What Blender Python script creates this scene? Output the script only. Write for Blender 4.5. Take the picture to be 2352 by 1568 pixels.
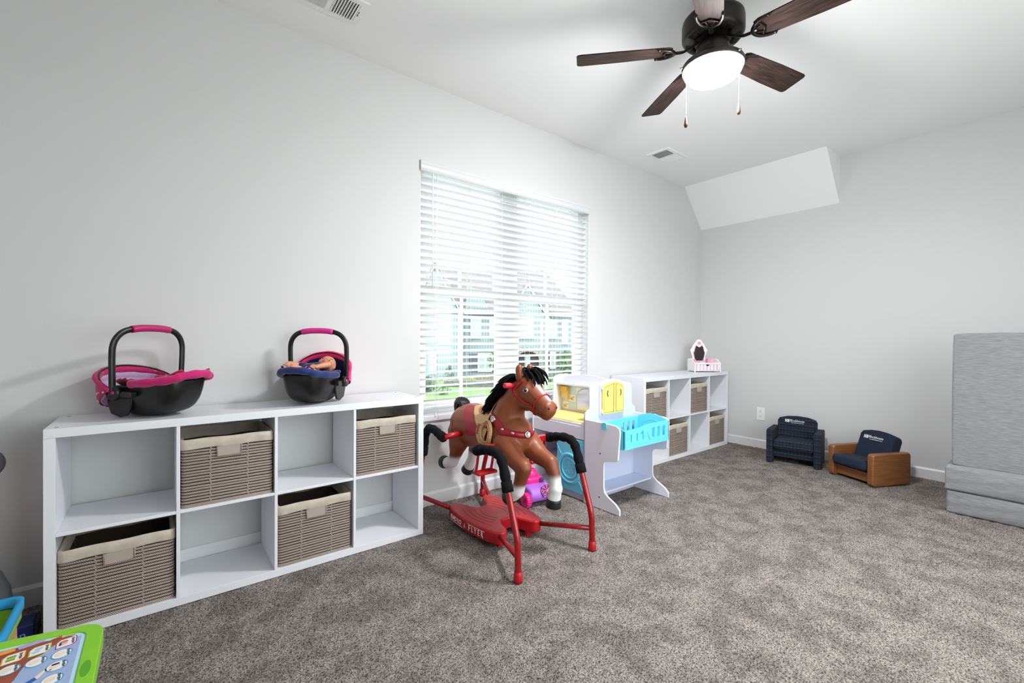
import bpy, bmesh, math, random
import numpy as np
from mathutils import Vector, Matrix
from mathutils.bvhtree import BVHTree
random.seed(7)
for _o in list(bpy.data.objects): bpy.data.objects.remove(_o)
S = bpy.context.scene
COL = S.collection
PI = math.pi
# ---------------------------------------------------------------- camera
cd = bpy.data.cameras.new('camera'); cam = bpy.data.objects.new('camera', cd); COL.objects.link(cam)
cd.sensor_width = 36.0; cd.sensor_fit = 'HORIZONTAL'; cd.lens = 1018.0524 * 36 / 2352; cd.clip_start = .02; cd.clip_end = 500
_fw = Vector((.61985661, .78469156, -.0060772)); _rt = Vector((.78471498, -.61983381, .0053336)); _up = Vector((-.00041838, .00807494, .99996731))
cam.matrix_world = Matrix(((_rt.x, _up.x, -_fw.x, 0), (_rt.y, _up.y, -_fw.y, 0), (_rt.z, _up.z, -_fw.z, 1.1024), (0, 0, 0, 1)))
S.camera = cam
# ---------------------------------------------------------------- world, lamps, exposure
W = bpy.data.worlds.new('overcast_sky'); S.world = W; W.use_nodes = True
_bg = W.node_tree.nodes['Background']; _bg.inputs[0].default_value = (.97, .97, .98, 1); _bg.inputs[1].default_value = 5.0
LAMP_POWER = 265.0          # emission of the fan light's glass bowl
S.view_settings.view_transform = 'Standard'; S.view_settings.look = 'None'
S.view_settings.exposure = 0.40; S.view_settings.gamma = 1.0; S.view_settings.use_curve_mapping = False
try:
    S.cycles.max_bounces = 10; S.cycles.diffuse_bounces = 6; S.cycles.transparent_max_bounces = 16
    S.cycles.sample_clamp_indirect = 6.0; S.cycles.use_denoising = True
    S.cycles.caustics_reflective = False; S.cycles.caustics_refractive = False
except Exception: pass
# ---------------------------------------------------------------- materials
def lin(c):
    c = c / 255.0
    return c / 12.92 if c <= .04045 else ((c + .055) / 1.055) ** 2.4
def rgb(c): return (lin(c[0]), lin(c[1]), lin(c[2]), 1.0)
MATS = {}
def M(name, c=(200, 200, 200), rough=.5, metal=0.0, bump=None, var=None, coat=0.0, sheen=0.0, spec=.5, emit=None, sub=0.0):
    if name in MATS: return MATS[name]
    m = bpy.data.materials.new(name); MATS[name] = m; m.use_nodes = True
    nt = m.node_tree; b = nt.nodes['Principled BSDF']
    b.inputs['Base Color'].default_value = rgb(c); b.inputs['Roughness'].default_value = rough
    b.inputs['Metallic'].default_value = metal; b.inputs['Coat Weight'].default_value = coat
    b.inputs['Sheen Weight'].default_value = sheen; b.inputs['Specular IOR Level'].default_value = spec
    if sub: b.inputs['Subsurface Weight'].default_value = sub; b.inputs['Subsurface Radius'].default_value = (.01, .006, .004)
    if emit:
        b.inputs['Emission Color'].default_value = rgb(emit[0]); b.inputs['Emission Strength'].default_value = emit[1]
    tc = nt.nodes.new('ShaderNodeTexCoord')
    if var:   # (scale, other colour, [xyz stretch])
        n = nt.nodes.new('ShaderNodeTexNoise'); n.inputs['Scale'].default_value = var[0]; n.inputs['Detail'].default_value = 4
        mp = nt.nodes.new('ShaderNodeMapping'); mp.inputs['Scale'].default_value = var[2] if len(var) > 2 else (1, 1, 1)
        nt.links.new(tc.outputs['Object'], mp.inputs['Vector']); nt.links.new(mp.outputs[0], n.inputs['Vector'])
        r = nt.nodes.new('ShaderNodeValToRGB'); r.color_ramp.elements[0].position = .35; r.color_ramp.elements[1].position = .65
        r.color_ramp.elements[0].color = rgb(var[1]); r.color_ramp.elements[1].color = rgb(c)
        nt.links.new(n.outputs['Fac'], r.inputs[0]); nt.links.new(r.outputs[0], b.inputs['Base Color'])
    if bump:  # (scale, strength, distance, [xyz stretch])
        n = nt.nodes.new('ShaderNodeTexNoise'); n.inputs['Scale'].default_value = bump[0]; n.inputs['Detail'].default_value = 3
        mp = nt.nodes.new('ShaderNodeMapping'); mp.inputs['Scale'].default_value = bump[3] if len(bump) > 3 else (1, 1, 1)
        nt.links.new(tc.outputs['Object'], mp.inputs['Vector']); nt.links.new(mp.outputs[0], n.inputs['Vector'])
        bp = nt.nodes.new('ShaderNodeBump'); bp.inputs['Strength'].default_value = bump[1]; bp.inputs['Distance'].default_value = bump[2]
        nt.links.new(n.outputs['Fac'], bp.inputs['Height']); nt.links.new(bp.outputs[0], b.inputs['Normal'])
    return m
def nodes_of(m): return m.node_tree, m.node_tree.nodes['Principled BSDF']
wall_m = M('wall_paint', (209, 209, 209), .85, bump=(220, .06, .001), spec=.2)
ceil_m = M('ceiling_paint', (240, 240, 240), .9, bump=(160, .08, .001), spec=.2)
trim_m = M('trim_gloss_paint', (226, 226, 228), .35)
lam_m = M('white_laminate', (224, 225, 230), .38)
blind_m = M('blind_white', (210, 212, 214), .5)
vinyl_m = M('window_vinyl', (246, 247, 248), .35)
dark_m = M('dark_void', (18, 17, 17), .8)
white_pl = M('white_plastic', (236, 236, 236), .3)
# carpet: speckled taupe pile, shading of the pile lay painted in as mottling
carpet_m = M('carpet_pile', (150, 142, 137), 1.0, spec=.05)
_nt, _b = nodes_of(carpet_m); _tc = _nt.nodes.new('ShaderNodeTexCoord')
def _noise(nt, tc, scale, detail=2.0, rough=.5, out='Object'):
    n = nt.nodes.new('ShaderNodeTexNoise'); n.inputs['Scale'].default_value = scale; n.inputs['Detail'].default_value = detail
    n.inputs['Roughness'].default_value = rough; nt.links.new(tc.outputs[out], n.inputs['Vector']); return n
def _ramp(nt, src, p0, c0, p1, c1):
    r = nt.nodes.new('ShaderNodeValToRGB'); e = r.color_ramp.elements
    e[0].position = p0; e[0].color = c0; e[1].position = p1; e[1].color = c1; nt.links.new(src, r.inputs[0]); return r
def _mix(nt, mode, fac, a, b2):
    x = nt.nodes.new('ShaderNodeMix'); x.data_type = 'RGBA'; x.blend_type = mode
    if isinstance(fac, float): x.inputs[0].default_value = fac
    else: nt.links.new(fac, x.inputs[0])
    for i, s in ((6, a), (7, b2)):
        if isinstance(s, tuple): x.inputs[i].default_value = s
        else: nt.links.new(s, x.inputs[i])
    return x.outputs[2]
_f = _ramp(_nt, _noise(_nt, _tc, 190, 2.5, .7).outputs['Fac'], .36, rgb((68, 61, 58)), .60, rgb((172, 163, 157)))
_g = _ramp(_nt, _noise(_nt, _tc, 6.5, 4.0, .62).outputs['Fac'], .42, (.70, .69, .685, 1), .56, (1.0, 1.0, 1.0, 1))
_nt.links.new(_mix(_nt, 'MULTIPLY', 1.0, _f.outputs[0], _g.outputs[0]), _b.inputs['Base Color'])
_bp = _nt.nodes.new('ShaderNodeBump'); _bp.inputs['Strength'].default_value = .9; _bp.inputs['Distance'].default_value = .006
_nt.links.new(_noise(_nt, _tc, 260, 2.0, .6).outputs['Fac'], _bp.inputs['Height']); _nt.links.new(_bp.outputs[0], _b.inputs['Normal'])
# clear window glass: see-through with a faint sheen
glass_m = bpy.data.materials.new('window_glass'); glass_m.use_nodes = True
_nt = glass_m.node_tree; _nt.nodes.clear(); _o = _nt.nodes.new('ShaderNodeOutputMaterial'); _mx = _nt.nodes.new('ShaderNodeMixShader')
_t = _nt.nodes.new('ShaderNodeBsdfTransparent'); _t.inputs[0].default_value = (.93, .97, .96, 1); _gl = _nt.nodes.new('ShaderNodeBsdfGlossy'); _gl.inputs['Roughness'].default_value = .02
_mx.inputs[0].default_value = .05; _nt.links.new(_t.outputs[0], _mx.inputs[1]); _nt.links.new(_gl.outputs[0], _mx.inputs[2]); _nt.links.new(_mx.outputs[0], _o.inputs[0])
def wood(name, c1, c2, stretch, rough=.35, scale=18):
    m = M(name, c1, rough); nt, b = nodes_of(m); tc = nt.nodes.new('ShaderNodeTexCoord')
    mp = nt.nodes.new('ShaderNodeMapping'); mp.inputs['Scale'].default_value = stretch; nt.links.new(tc.outputs['Object'], mp.inputs[0])
    n = nt.nodes.new('ShaderNodeTexNoise'); n.inputs['Scale'].default_value = scale; n.inputs['Detail'].default_value = 6; n.inputs['Distortion'].default_value = .6
    nt.links.new(mp.outputs[0], n.inputs['Vector']); r = _ramp(nt, n.outputs['Fac'], .35, rgb(c2), .65, rgb(c1)); nt.links.new(r.outputs[0], b.inputs['Base Color']); return m
# ---------------------------------------------------------------- mesh helpers
MW = {}
class G:
    def __init__(s): s.v = []; s.f = []; s.m = []; s.s = []
    def add(s, vs, fs, m=0, sm=False):
        k = len(s.v); s.v += [Vector(p) for p in vs]
        for f in fs: s.f.append(tuple(i + k for i in f)); s.m.append(m); s.s.append(sm)
        return k
    def xf(s, k, mat):
        for i in range(k, len(s.v)): s.v[i] = mat @ s.v[i]
        return s
    def box(s, x0, x1, y0, y1, z0, z1, m=0):
        return s.add([(x0, y0, z0), (x1, y0, z0), (x1, y1, z0), (x0, y1, z0), (x0, y0, z1), (x1, y0, z1), (x1, y1, z1), (x0, y1, z1)],
                     [(0, 3, 2, 1), (4, 5, 6, 7), (0, 1, 5, 4), (1, 2, 6, 5), (2, 3, 7, 6), (3, 0, 4, 7)], m)
    def tube(s, pts, r, n=10, m=0, closed=False, cap=True, sq=None):
        pts = [Vector(p) for p in pts]; N = len(pts); rs = r if isinstance(r, (list, tuple)) else [r] * N
        vs = []; up = None
        for i, p in enumerate(pts):
            a = pts[(i - 1) % N] if (i > 0 or closed) else p; b = pts[(i + 1) % N] if (i < N - 1 or closed) else p
            t = (b - a).normalized()
            if up is None:
                up = Vector((0, 0, 1)) if abs(t.z) < .9 else Vector((1, 0, 0))
            up = (up - t * up.dot(t)); up = up.normalized() if up.length > 1e-6 else t.orthogonal().normalized()
            sd = t.cross(up)
            for j in range(n):
                q = 2 * PI * j / n; ca, sa = math.cos(q), math.sin(q)
                if sq: ca *= sq
                vs.append(p + (up * ca + sd * sa) * rs[i])
        fs = []
        for i in range(N if closed else N - 1):
            for j in range(n):
                a = i * n + j; b = i * n + (j + 1) % n; c = ((i + 1) % N) * n + (j + 1) % n; d = ((i + 1) % N) * n + j
                fs.append((a, b, c, d))
        k = s.add(vs, fs, m, True)
        if cap and not closed:
            s.f.append(tuple(k + j for j in range(n))[::-1]); s.m.append(m); s.s.append(False)
            s.f.append(tuple(k + (N - 1) * n + j for j in range(n))); s.m.append(m); s.s.append(False)
        return k
    def lathe(s, prof, n=32, c=(0, 0, 0), m=0, sm=True, squash=(1, 1)):
        vs = []; fs = []
        for r, z in prof:
            for j in range(n):
                q = 2 * PI * j / n; vs.append((c[0] + r * math.cos(q) * squash[0], c[1] + r * math.sin(q) * squash[1], c[2] + z))
        for i in range(len(prof) - 1):
            for j in range(n):
                fs.append((i * n + j, i * n + (j + 1) % n, (i + 1) * n + (j + 1) % n, (i + 1) * n + j))
        return s.add(vs, fs, m, sm)
    def prism(s, out, a0, a1, ax='z', m=0):
        n = len(out)
        def P(p, a):
            return {'x': (a, p[0], p[1]), 'y': (p[0], a, p[1]), 'z': (p[0], p[1], a)}[ax]
        vs = [P(p, a0) for p in out] + [P(p, a1) for p in out]
        fs = [tuple(range(n))[::-1], tuple(range(n, 2 * n))] + [(i, (i + 1) % n, n + (i + 1) % n, n + i) for i in range(n)]
        return s.add(vs, fs, m)
    def ball(s, c, r, n=16, m=0, mat=None):
        r = (r, r, r) if isinstance(r, (int, float)) else r; h = n // 2; vs = [(0, 0, -1)]; fs = []
        for i in range(1, h):
            a = -PI / 2 + PI * i / h
            for j in range(n): q = 2 * PI * j / n; vs.append((math.cos(a) * math.cos(q), math.cos(a) * math.sin(q), math.sin(a)))
        vs.append((0, 0, 1)); T = len(vs) - 1
        for j in range(n): fs.append((0, 1 + (j + 1) % n, 1 + j)); fs.append((T, T - n + j, T - n + (j + 1) % n))
        for i in range(h - 2):
            for j in range(n): a = 1 + i * n; fs.append((a + j, a + (j + 1) % n, a + n + (j + 1) % n, a + n + j))
        X = (mat or Matrix.Identity(3)).to_3x3(); C = Vector(c)
        return s.add([C + X @ Vector((p[0] * r[0], p[1] * r[1], p[2] * r[2])) for p in vs], fs, m, True)
    def cap_(s, a, b, ra, rb, n=14):   # tapered capsule
        a = Vector(a); b = Vector(b); k = 6; L = (b - a).length
        pr = [(ra * math.sin(PI / 2 * i / k), -ra * math.cos(PI / 2 * i / k)) for i in range(1, k + 1)]
        pr += [(rb * math.cos(PI / 2 * i / k), L + rb * math.sin(PI / 2 * i / k)) for i in range(0, k)]
        pr = [(1e-5, -ra)] + pr + [(1e-5, L + rb)]
        st = s.lathe(pr, n); q = (b - a).to_track_quat('Z', 'Y').to_matrix().to_4x4(); s.xf(st, Matrix.Translation(a) @ q); return st
    def mesh(s, name, mats):
        me = bpy.data.meshes.new(name); me.from_pydata([tuple(p) for p in s.v], [], s.f)
        for x in (mats if isinstance(mats, (list, tuple)) else [mats]): me.materials.append(x)
        me.polygons.foreach_set('material_index', s.m); me.polygons.foreach_set('use_smooth', s.s); me.update()
        bm = bmesh.new(); bm.from_mesh(me); bmesh.ops.recalc_face_normals(bm, faces=bm.faces); bm.to_mesh(me); bm.free(); return me
    def build(s, name, mats, parent=None, bevel=0.0, seg=2, sub=0, world=True, label=None, ang=35, solid=0):
        if parent is not None and world:
            iv = MW[parent.name].inverted(); s.v = [iv @ p for p in s.v]
        o = bpy.data.objects.new(name, s.mesh(name, mats)); COL.objects.link(o)
        return fin(o, parent, bevel, seg, sub, label, ang, solid)
def fin(o, parent=None, bevel=0, seg=2, sub=0, label=None, ang=35, solid=0):
    o.parent = parent; MW[o.name] = MW[parent.name].copy() if parent is not None else Matrix.Identity(4)
    if solid: d = o.modifiers.new('solid', 'SOLIDIFY'); d.thickness = solid; d.offset = 0
    if bevel:
        d = o.modifiers.new('bevel', 'BEVEL'); d.width = bevel; d.segments = seg; d.limit_method = 'ANGLE'; d.angle_limit = math.radians(ang); d.harden_normals = False
        if seg > 1:
            for p in o.data.polygons: p.use_smooth = True
            d2 = o.modifiers.new('wn', 'WEIGHTED_NORMAL'); d2.keep_sharp = False
    if sub: d = o.modifiers.new('sub', 'SUBSURF'); d.levels = sub; d.render_levels = sub
    if label: o['label'] = label
    return o
def tag(o, label=None, cat=None, group=None, kind=None):
    if label: o['label'] = label
    if cat: o['category'] = cat
    if group: o['group'] = group
    if kind: o['kind'] = kind
    return o
def thing(name, label, cat, loc=(0, 0, 0), rz=0.0, group=None, kind=None):
    o = bpy.data.objects.new(name, None); COL.objects.link(o); o.empty_display_size = .05
    o.location = loc; o.rotation_euler = (0, 0, rz); MW[o.name] = Matrix.Translation(loc) @ Matrix.Rotation(rz, 4, 'Z')
    return tag(o, label, cat, group, kind)
def struct(name, g, mats, parent=None, **k):
    o = g.build(name, mats, parent, **k)
    if parent is None: o['kind'] = 'structure'
    return o
def copy_tree(o, parent=None):
    c = o.copy(); COL.objects.link(c); c.parent = parent
    MW[c.name] = MW[parent.name].copy() if parent is not None else MW[o.name].copy()
    for ch in o.children: copy_tree(ch, c)
    return c
def put(o, loc, rz=0.0):
    o.location = loc; o.rotation_euler = (0, 0, rz); MW[o.name] = Matrix.Translation(loc) @ Matrix.Rotation(rz, 4, 'Z'); return o
def baked(o):    # evaluate modifiers once into a plain mesh
    bpy.context.view_layer.update(); dg = bpy.context.evaluated_depsgraph_get()
    me = bpy.data.meshes.new_from_object(o.evaluated_get(dg)); o.modifiers.clear(); old = o.data; o.data = me; me.name = old.name; return o
def blob(name, g, voxel, mat, parent, smooth=6, fac=.6, world=True, label=None):
    """union of overlapping solids remeshed into one continuous skin"""
    o = g.build(name, mat, parent, world=world, label=label)
    d = o.modifiers.new('r', 'REMESH'); d.mode = 'VOXEL'; d.voxel_size = voxel; d.use_smooth_shade = True
    if smooth: d = o.modifiers.new('s', 'SMOOTH'); d.factor = fac; d.iterations = smooth
    baked(o)
    for p in o.data.polygons: p.use_smooth = True
    if not o.data.materials: o.data.materials.append(mat)
    return o
def text(g, s, size, mat4, ext=.0006, m=0, shear=0.0, sx=1.0):
    cu = bpy.data.curves.new('t', 'FONT'); cu.body = s; cu.size = size; cu.extrude = ext; cu.align_x = 'CENTER'; cu.align_y = 'CENTER'; cu.resolution_u = 3; cu.shear = shear
    o = bpy.data.objects.new('t', cu); COL.objects.link(o); bpy.context.view_layer.update()
    me = bpy.data.meshes.new_from_object(o.evaluated_get(bpy.context.evaluated_depsgraph_get()))
    k = g.add([Vector((v.co.x * sx, v.co.y, v.co.z)) for v in me.vertices], [tuple(p.vertices) for p in me.polygons], m)
    if mat4 is not None: g.xf(k, mat4)
    bpy.data.objects.remove(o); bpy.data.meshes.remove(me); bpy.data.curves.remove(cu); return k
def frame(o, x, y):   # matrix from origin, x dir, y dir
    x = Vector(x).normalized(); y = Vector(y); y = (y - x * y.dot(x)).normalized(); z = x.cross(y)
    return Matrix(((x.x, y.x, z.x, o[0]), (x.y, y.y, z.y, o[1]), (x.z, y.z, z.z, o[2]), (0, 0, 0, 1)))
def rrect(x0, x1, y0, y1, r, n=5):
    out = []
    for cx, cy, a in ((x1 - r, y0 + r, -PI / 2), (x1 - r, y1 - r, 0), (x0 + r, y1 - r, PI / 2), (x0 + r, y0 + r, PI)):
        for i in range(n + 1): q = a + PI / 2 * i / n; out.append((cx + r * math.cos(q), cy + r * math.sin(q)))
    return out
def spline(pts, n=8):
    P = [Vector(p) for p in pts]; P = [P[0] * 2 - P[1]] + P + [P[-1] * 2 - P[-2]]; out = []
    for i in range(1, len(P) - 2):
        for k in range(n):
            t = k / n; a, b, c, d = P[i - 1:i + 3]
            out.append(.5 * ((2 * b) + (c - a) * t + (2 * a - 5 * b + 4 * c - d) * t * t + (3 * b - a - 3 * c + d) * t ** 3))
    return out + [P[-2]]
# ================================================================ the room
YW, XR, ZC = 2.639, 4.823, 2.767          # window wall, end wall, ceiling
XL, YF = -1.05, -.62                      # wall beside and wall behind the camera
# floor: carpet pile as real relief
def carpet():
    st = .0075; xs = np.arange(XL - .02, XR + .03, st); ys = np.arange(YF - .02, YW + .03, st); nx, ny = len(xs), len(ys)
    rng = np.random.RandomState(3); z = rng.rand(ny, nx); z = (z + np.roll(z, 1, 0) + np.roll(z, 1, 1)) / 3
    X, Y = np.meshgrid(xs, ys); X = X + (rng.rand(ny, nx) - .5) * st * .6; Y = Y + (rng.rand(ny, nx) - .5) * st * .6
    co = np.stack([X, Y, (z - .72) * .011], -1).reshape(-1, 3).astype(np.float32)
    i = (np.arange(ny - 1)[:, None] * nx + np.arange(nx - 1)[None, :]).reshape(-1)
    q = np.stack([i, i + 1, i + nx + 1, i + nx], -1).astype(np.int32)
    me = bpy.data.meshes.new('floor'); me.vertices.add(len(co)); me.vertices.foreach_set('co', co.reshape(-1))
    me.loops.add(q.size); me.loops.foreach_set('vertex_index', q.reshape(-1)); me.polygons.add(len(q))
    me.polygons.foreach_set('loop_start', np.arange(0, q.size, 4, dtype=np.int32)); me.polygons.foreach_set('use_smooth', np.ones(len(q), bool))
    me.update(calc_edges=True); me.materials.append(carpet_m)
    o = bpy.data.objects.new('floor', me); COL.objects.link(o); MW[o.name] = Matrix.Identity(4)
    tag(o, 'mottled grey taupe pile carpet covering the room', kind='structure')
carpet()
WX0, WX1, WZ0, WZ1 = 1.322, 2.93, .575, 2.262       # window opening
g = G()
for a in ((XL - .14, WX0, YW, YW + .14, -.1, ZC + .1), (WX1, XR + .14, YW, YW + .14, -.1, ZC + .1), (WX0, WX1, YW, YW + .14, -.1, WZ0), (WX0, WX1, YW, YW + .14, WZ1, ZC + .1)): g.box(*a)
tag(struct('wall_back', g, wall_m), 'pale grey wall with the window above the shelves')
g = G(); g.box(XR, XR + .14, YF - .14, YW, -.1, ZC + .1); tag(struct('wall_right', g, wall_m), 'pale grey end wall behind the small chairs')
g = G(); g.box(XL - .14, XL, YF - .14, YW, -.1, ZC + .1); tag(struct('wall_left', g, wall_m), 'pale grey wall beside the camera')
FX0, FX1, FZ0, FZ1 = .5, 3.7, .30, 2.15          # opening of the added fill window, in the unseen wall
g = G()
for a in ((XL, FX0, YF - .14, YF, -.1, ZC + .1), (FX1, XR, YF - .14, YF, -.1, ZC + .1), (FX0, FX1, YF - .14, YF, -.1, FZ0), (FX0, FX1, YF - .14, YF, FZ1, ZC + .1)): g.box(*a)
tag(struct('wall_front', g, wall_m), 'pale grey wall behind the camera')
g = G(); g.box(XL - .14, XR + .14, YF - .14, YW + .14, ZC, ZC + .12); tag(struct('ceiling', g, ceil_m), 'smooth white ceiling')
# sloped soffit in the corner, open triangular end
g = G(); g.prism([(4.469, ZC + .01), (4.469, ZC), (XR, 2.349), (XR + .01, 2.349), (XR + .01, ZC + .01)], 1.3236, YW + .01, 'y')
tag(struct('ceiling_slope', g, ceil_m), 'sloped white soffit in the far ceiling corner', kind='structure')
def baseboard(name, pts, lab):
    g = G()
    for (x0, y0, x1, y1) in pts:
        if y0 == y1: g.prism([(y0, -.01), (y0, .085), (y0 - .006 * (1 if y0 > 1 else -1), .085), (y0 - .014 * (1 if y0 > 1 else -1), .072), (y0 - .014 * (1 if y0 > 1 else -1), -.01)], x0, x1, 'x')
        else: g.prism([(x0, -.01), (x0, .085), (x0 - .006 * (1 if x0 > 1 else -1), .085), (x0 - .014 * (1 if x0 > 1 else -1), .072), (x0 - .014 * (1 if x0 > 1 else -1), -.01)], y0, y1, 'y')
    tag(struct(name, g, trim_m), lab)
baseboard('baseboard_back', [(XL, YW, XR, YW)], 'white baseboard under the window wall')
baseboard('baseboard_right', [(XR, YF, XR, YW)], 'white baseboard along the end wall')
baseboard('baseboard_left', [(XL, YF, XL, YW)], 'white baseboard beside the camera')
baseboard('baseboard_front', [(XL, YF, XR, YF)], 'white baseboard behind the camera')
# ---- window 1 : two double-hung units side by side
w1 = thing('window_1', 'white twin sash window behind the slatted blind', None, (2.126, YW, WZ0), kind='structure')
g = G()
for a in ((WX0, WX0 + .05, 2.72, 2.78, WZ0, WZ1), (WX1 - .05, WX1, 2.72, 2.78, WZ0, WZ1), (2.02, 2.185, 2.715, 2.78, WZ0, WZ1), (WX0 + .05, 2.02, 2.722, 2.778, WZ0, WZ0 + .05), (2.185, WX1 - .05, 2.722, 2.778, WZ0, WZ0 + .05), (WX0 + .05, 2.02, 2.722, 2.778, WZ1 - .05, WZ1), (2.185, WX1 - .05, 2.722, 2.778, WZ1 - .05, WZ1)): g.box(*a)
g.build('window_frame', vinyl_m, w1)
for a, b in ((1.372, 2.02), (2.185, 2.88)):
    mid = (a + b) / 2 - .005
    for nm, z0, z1, yy in (('upper_sash', 1.40, WZ1 - .05, 2.755), ('lower_sash', WZ0 + .05, 1.435, 2.73)):
        g = G(); t = .03
        for q in ((a, a + t, yy - .012, yy + .012, z0, z1), (b - t, b, yy - .012, yy + .012, z0, z1), (a + t, b - t, yy - .012, yy + .012, z0, z0 + t + .01), (a + t, b - t, yy - .012, yy + .012, z1 - t, z1), (mid - .01, mid + .01, yy - .006, yy + .006, z0 + t + .01, z1 - t)): g.box(*q)
        sh = g.build(nm, vinyl_m, w1)
        for p, q in ((a + t, mid - .01), (mid + .01, b - t)):
            g = G(); g.box(p, q, yy - .002, yy + .002, z0 + t, z1 - t); g.build('pane', glass_m, sh)
g = G(); g.box(WX0, WX1, 2.622, 2.72, .556, .592)
tag(struct('trim_1', g, trim_m, bevel=.004), 'white window sill board under the blind')
# ---- added fill window : unseen, put behind the camera to brighten the room
w2 = thing('added_fill_window', 'added wide white fill window in the unseen wall behind the camera', None, ((FX0 + FX1) / 2, YF, FZ0), kind='structure')
g = G()
for a in ((FX0, FX0 + .05, YF - .12, YF - .06, FZ0, FZ1), (FX1 - .05, FX1, YF - .12, YF - .06, FZ0, FZ1), ((FX0 + FX1) / 2 - .05, (FX0 + FX1) / 2 + .05, YF - .12, YF - .06, FZ0, FZ1), (FX0, FX1, YF - .12, YF - .06, FZ0, FZ0 + .05), (FX0, FX1, YF - .12, YF - .06, FZ1 - .05, FZ1), (FX0, FX1, YF - .11, YF - .07, .98, 1.02)): g.box(*a)
g.build('window_frame', vinyl_m, w2, bevel=.004)
for a, b in ((FX0 + .05, (FX0 + FX1) / 2 - .05), ((FX0 + FX1) / 2 + .05, FX1 - .05)):
    g = G(); g.box(a, b, YF - .092, YF - .088, FZ0 + .05, FZ1 - .05); g.build('pane', glass_m, w2)
# ---- blind
bl = thing('window_blind', 'white horizontal slat blind hanging open in the window', 'blind', (2.126, 2.66, WZ0 + .04))
g = G(); g.prism([(y + .019, z) for y, z in [(2.612, 2.262), (2.606, 2.258), (2.604, 2.245), (2.608, 2.237), (2.604, 2.229), (2.606, 2.215), (2.602, 2.207), (2.606, 2.199), (2.612, 2.192), (2.618, 2.194), (2.618, 2.262)]], 1.316, 2.938, 'x')
g.build('valance', blind_m, bl)
g = G(); g.box(1.33, 2.922, 2.645, 2.70, 2.205, 2.258); g.build('headrail', blind_m, bl, bevel=.003)
sg = G(); nseg = 6; L0, L1 = -.793, .793
top = [((i / nseg - .5) * .05, .0022 * (1 - (2 * i / nseg - 1) ** 2)) for i in range(nseg + 1)]
sg.prism([(y, z) for y, z in top] + [(y, z - .0026) for y, z in reversed(top)], L0, L1, 'x')
smesh = sg.mesh('slat', blind_m)
for i in range(32):
    o = bpy.data.objects.new('slat', smesh); COL.objects.link(o); fin(o, bl); o.location = (0, .015, 2.156 - i * .04735 - WZ0 - .04); o.rotation_euler = (math.radians(-19), 0, 0)
g = G(); g.box(1.333, 2.919, 2.652, 2.698, .628, .645); g.build('bottom_rail', blind_m, bl, bevel=.003)
cord_m = M('blind_cord', (240, 240, 238), .8)
for x in (1.445, 1.72, 1.995, 2.265, 2.56, 2.805):
    g = G()
    for yy in (2.649, 2.701): g.tube([(x, yy, 2.21), (x, yy, .64)], .0009, 5)
    for i in range(32): g.tube([(x, 2.649, 2.147 - i * .04735), (x, 2.701, 2.150 - i * .04735)], .0006, 4)
    g.build('ladder_cord', cord_m, bl)
g = G(); g.tube([(1.405, 2.632, 2.20), (1.405, 2.632, 2.17)], .003, 8); g.tube([(1.405, 2.634, 2.18), (1.408, 2.634, 1.43)], .0045, 8); g.build('tilt_wand', M('wand_plastic', (245, 246, 247), .15), bl)
for x, zb in ((1.425, .60), (1.446, .59)):
    g = G(); g.tube(spline([(1.44, 2.63, 2.2), (x, 2.63, 1.5), (x + .004, 2.63, .9), (x, 2.625, zb)], 6), .0011, 5); lc = g.build('lift_cord', cord_m, bl)
    g = G(); g.lathe([(.0005, .012), (.0035, .01), (.006, -.018), (.005, -.022), (.0005, -.022)], 10, (x, 2.625, zb)); g.build('tassel', blind_m, lc)
# ---- ceiling registers
def register(x0, x1, y0, y1, label, flip):
    t = thing('air_vent', label, 'vent', ((x0 + x1) / 2, (y0 + y1) / 2, ZC), group='white louvred ceiling registers')
    g = G(); i = .034; z0, z1 = ZC - .006, ZC
    R = [(x0, x1, y0, y1, z1), (x0 + .003, x1 - .003, y0 + .003, y1 - .003, z0), (x0 + i, x1 - i, y0 + i, y1 - i, z0), (x0 + i, x1 - i, y0 + i, y1 - i, z1)]
    vs = [p for (p0, p1, q0, q1, z) in R for p in ((p0, q0, z), (p1, q0, z), (p1, q1, z), (p0, q1, z))]; g.add(vs, [(k * 4 + j, k * 4 + (j + 1) % 4, k * 4 + 4 + (j + 1) % 4, k * 4 + 4 + j) for k in range(3) for j in range(4)]); g.build('vent_frame', white_pl, t)
    g = G(); g.box((x0 + x1) / 2 - .012, (x0 + x1) / 2 + .012, y0 + i, y1 - i, z0 - .002, z1 - .002); g.build('vent_divider', white_pl, t)
    g = G(); g.box(x0 + i, x1 - i, y0 + i, y1 - i, ZC - .0008, ZC - .0002); g.build('vent_throat', dark_m, t)
    xm = (x0 + x1) / 2; n = 9
    for s, a, b in ((-1, x0 + i, xm - .012), (1, xm + .012, x1 - i)):
        for k in range(n):
            x = a + (b - a) * (k + .5) / n; g = G(); w = .0062
            g.add([(x - w, y0 + i, ZC - .001 if s * flip > 0 else ZC - .010), (x + w, y0 + i, ZC - .010 if s * flip > 0 else ZC - .001), (x + w, y1 - i, ZC - .010 if s * flip > 0 else ZC - .001), (x - w, y1 - i, ZC - .001 if s * flip > 0 else ZC - .010)], [(0, 1, 2, 3)])
            g.build('slat', white_pl, t, solid=.0012)
    g = G(); g.box(x1 - i + .004, x1 - i + .008, (y0 + y1) / 2 - .018, (y0 + y1) / 2 + .018, ZC - .0066, ZC - .004, 1); g.tube([(x1 - i + .006, (y0 + y1) / 2 - .004, ZC - .005), (x1 - i + .008, (y0 + y1) / 2 - .004, ZC - .016), (x1 - i + .018, (y0 + y1) / 2 - .004, ZC - .021)], .003, 8); g.build('lever', [white_pl, dark_m], t)
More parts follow.
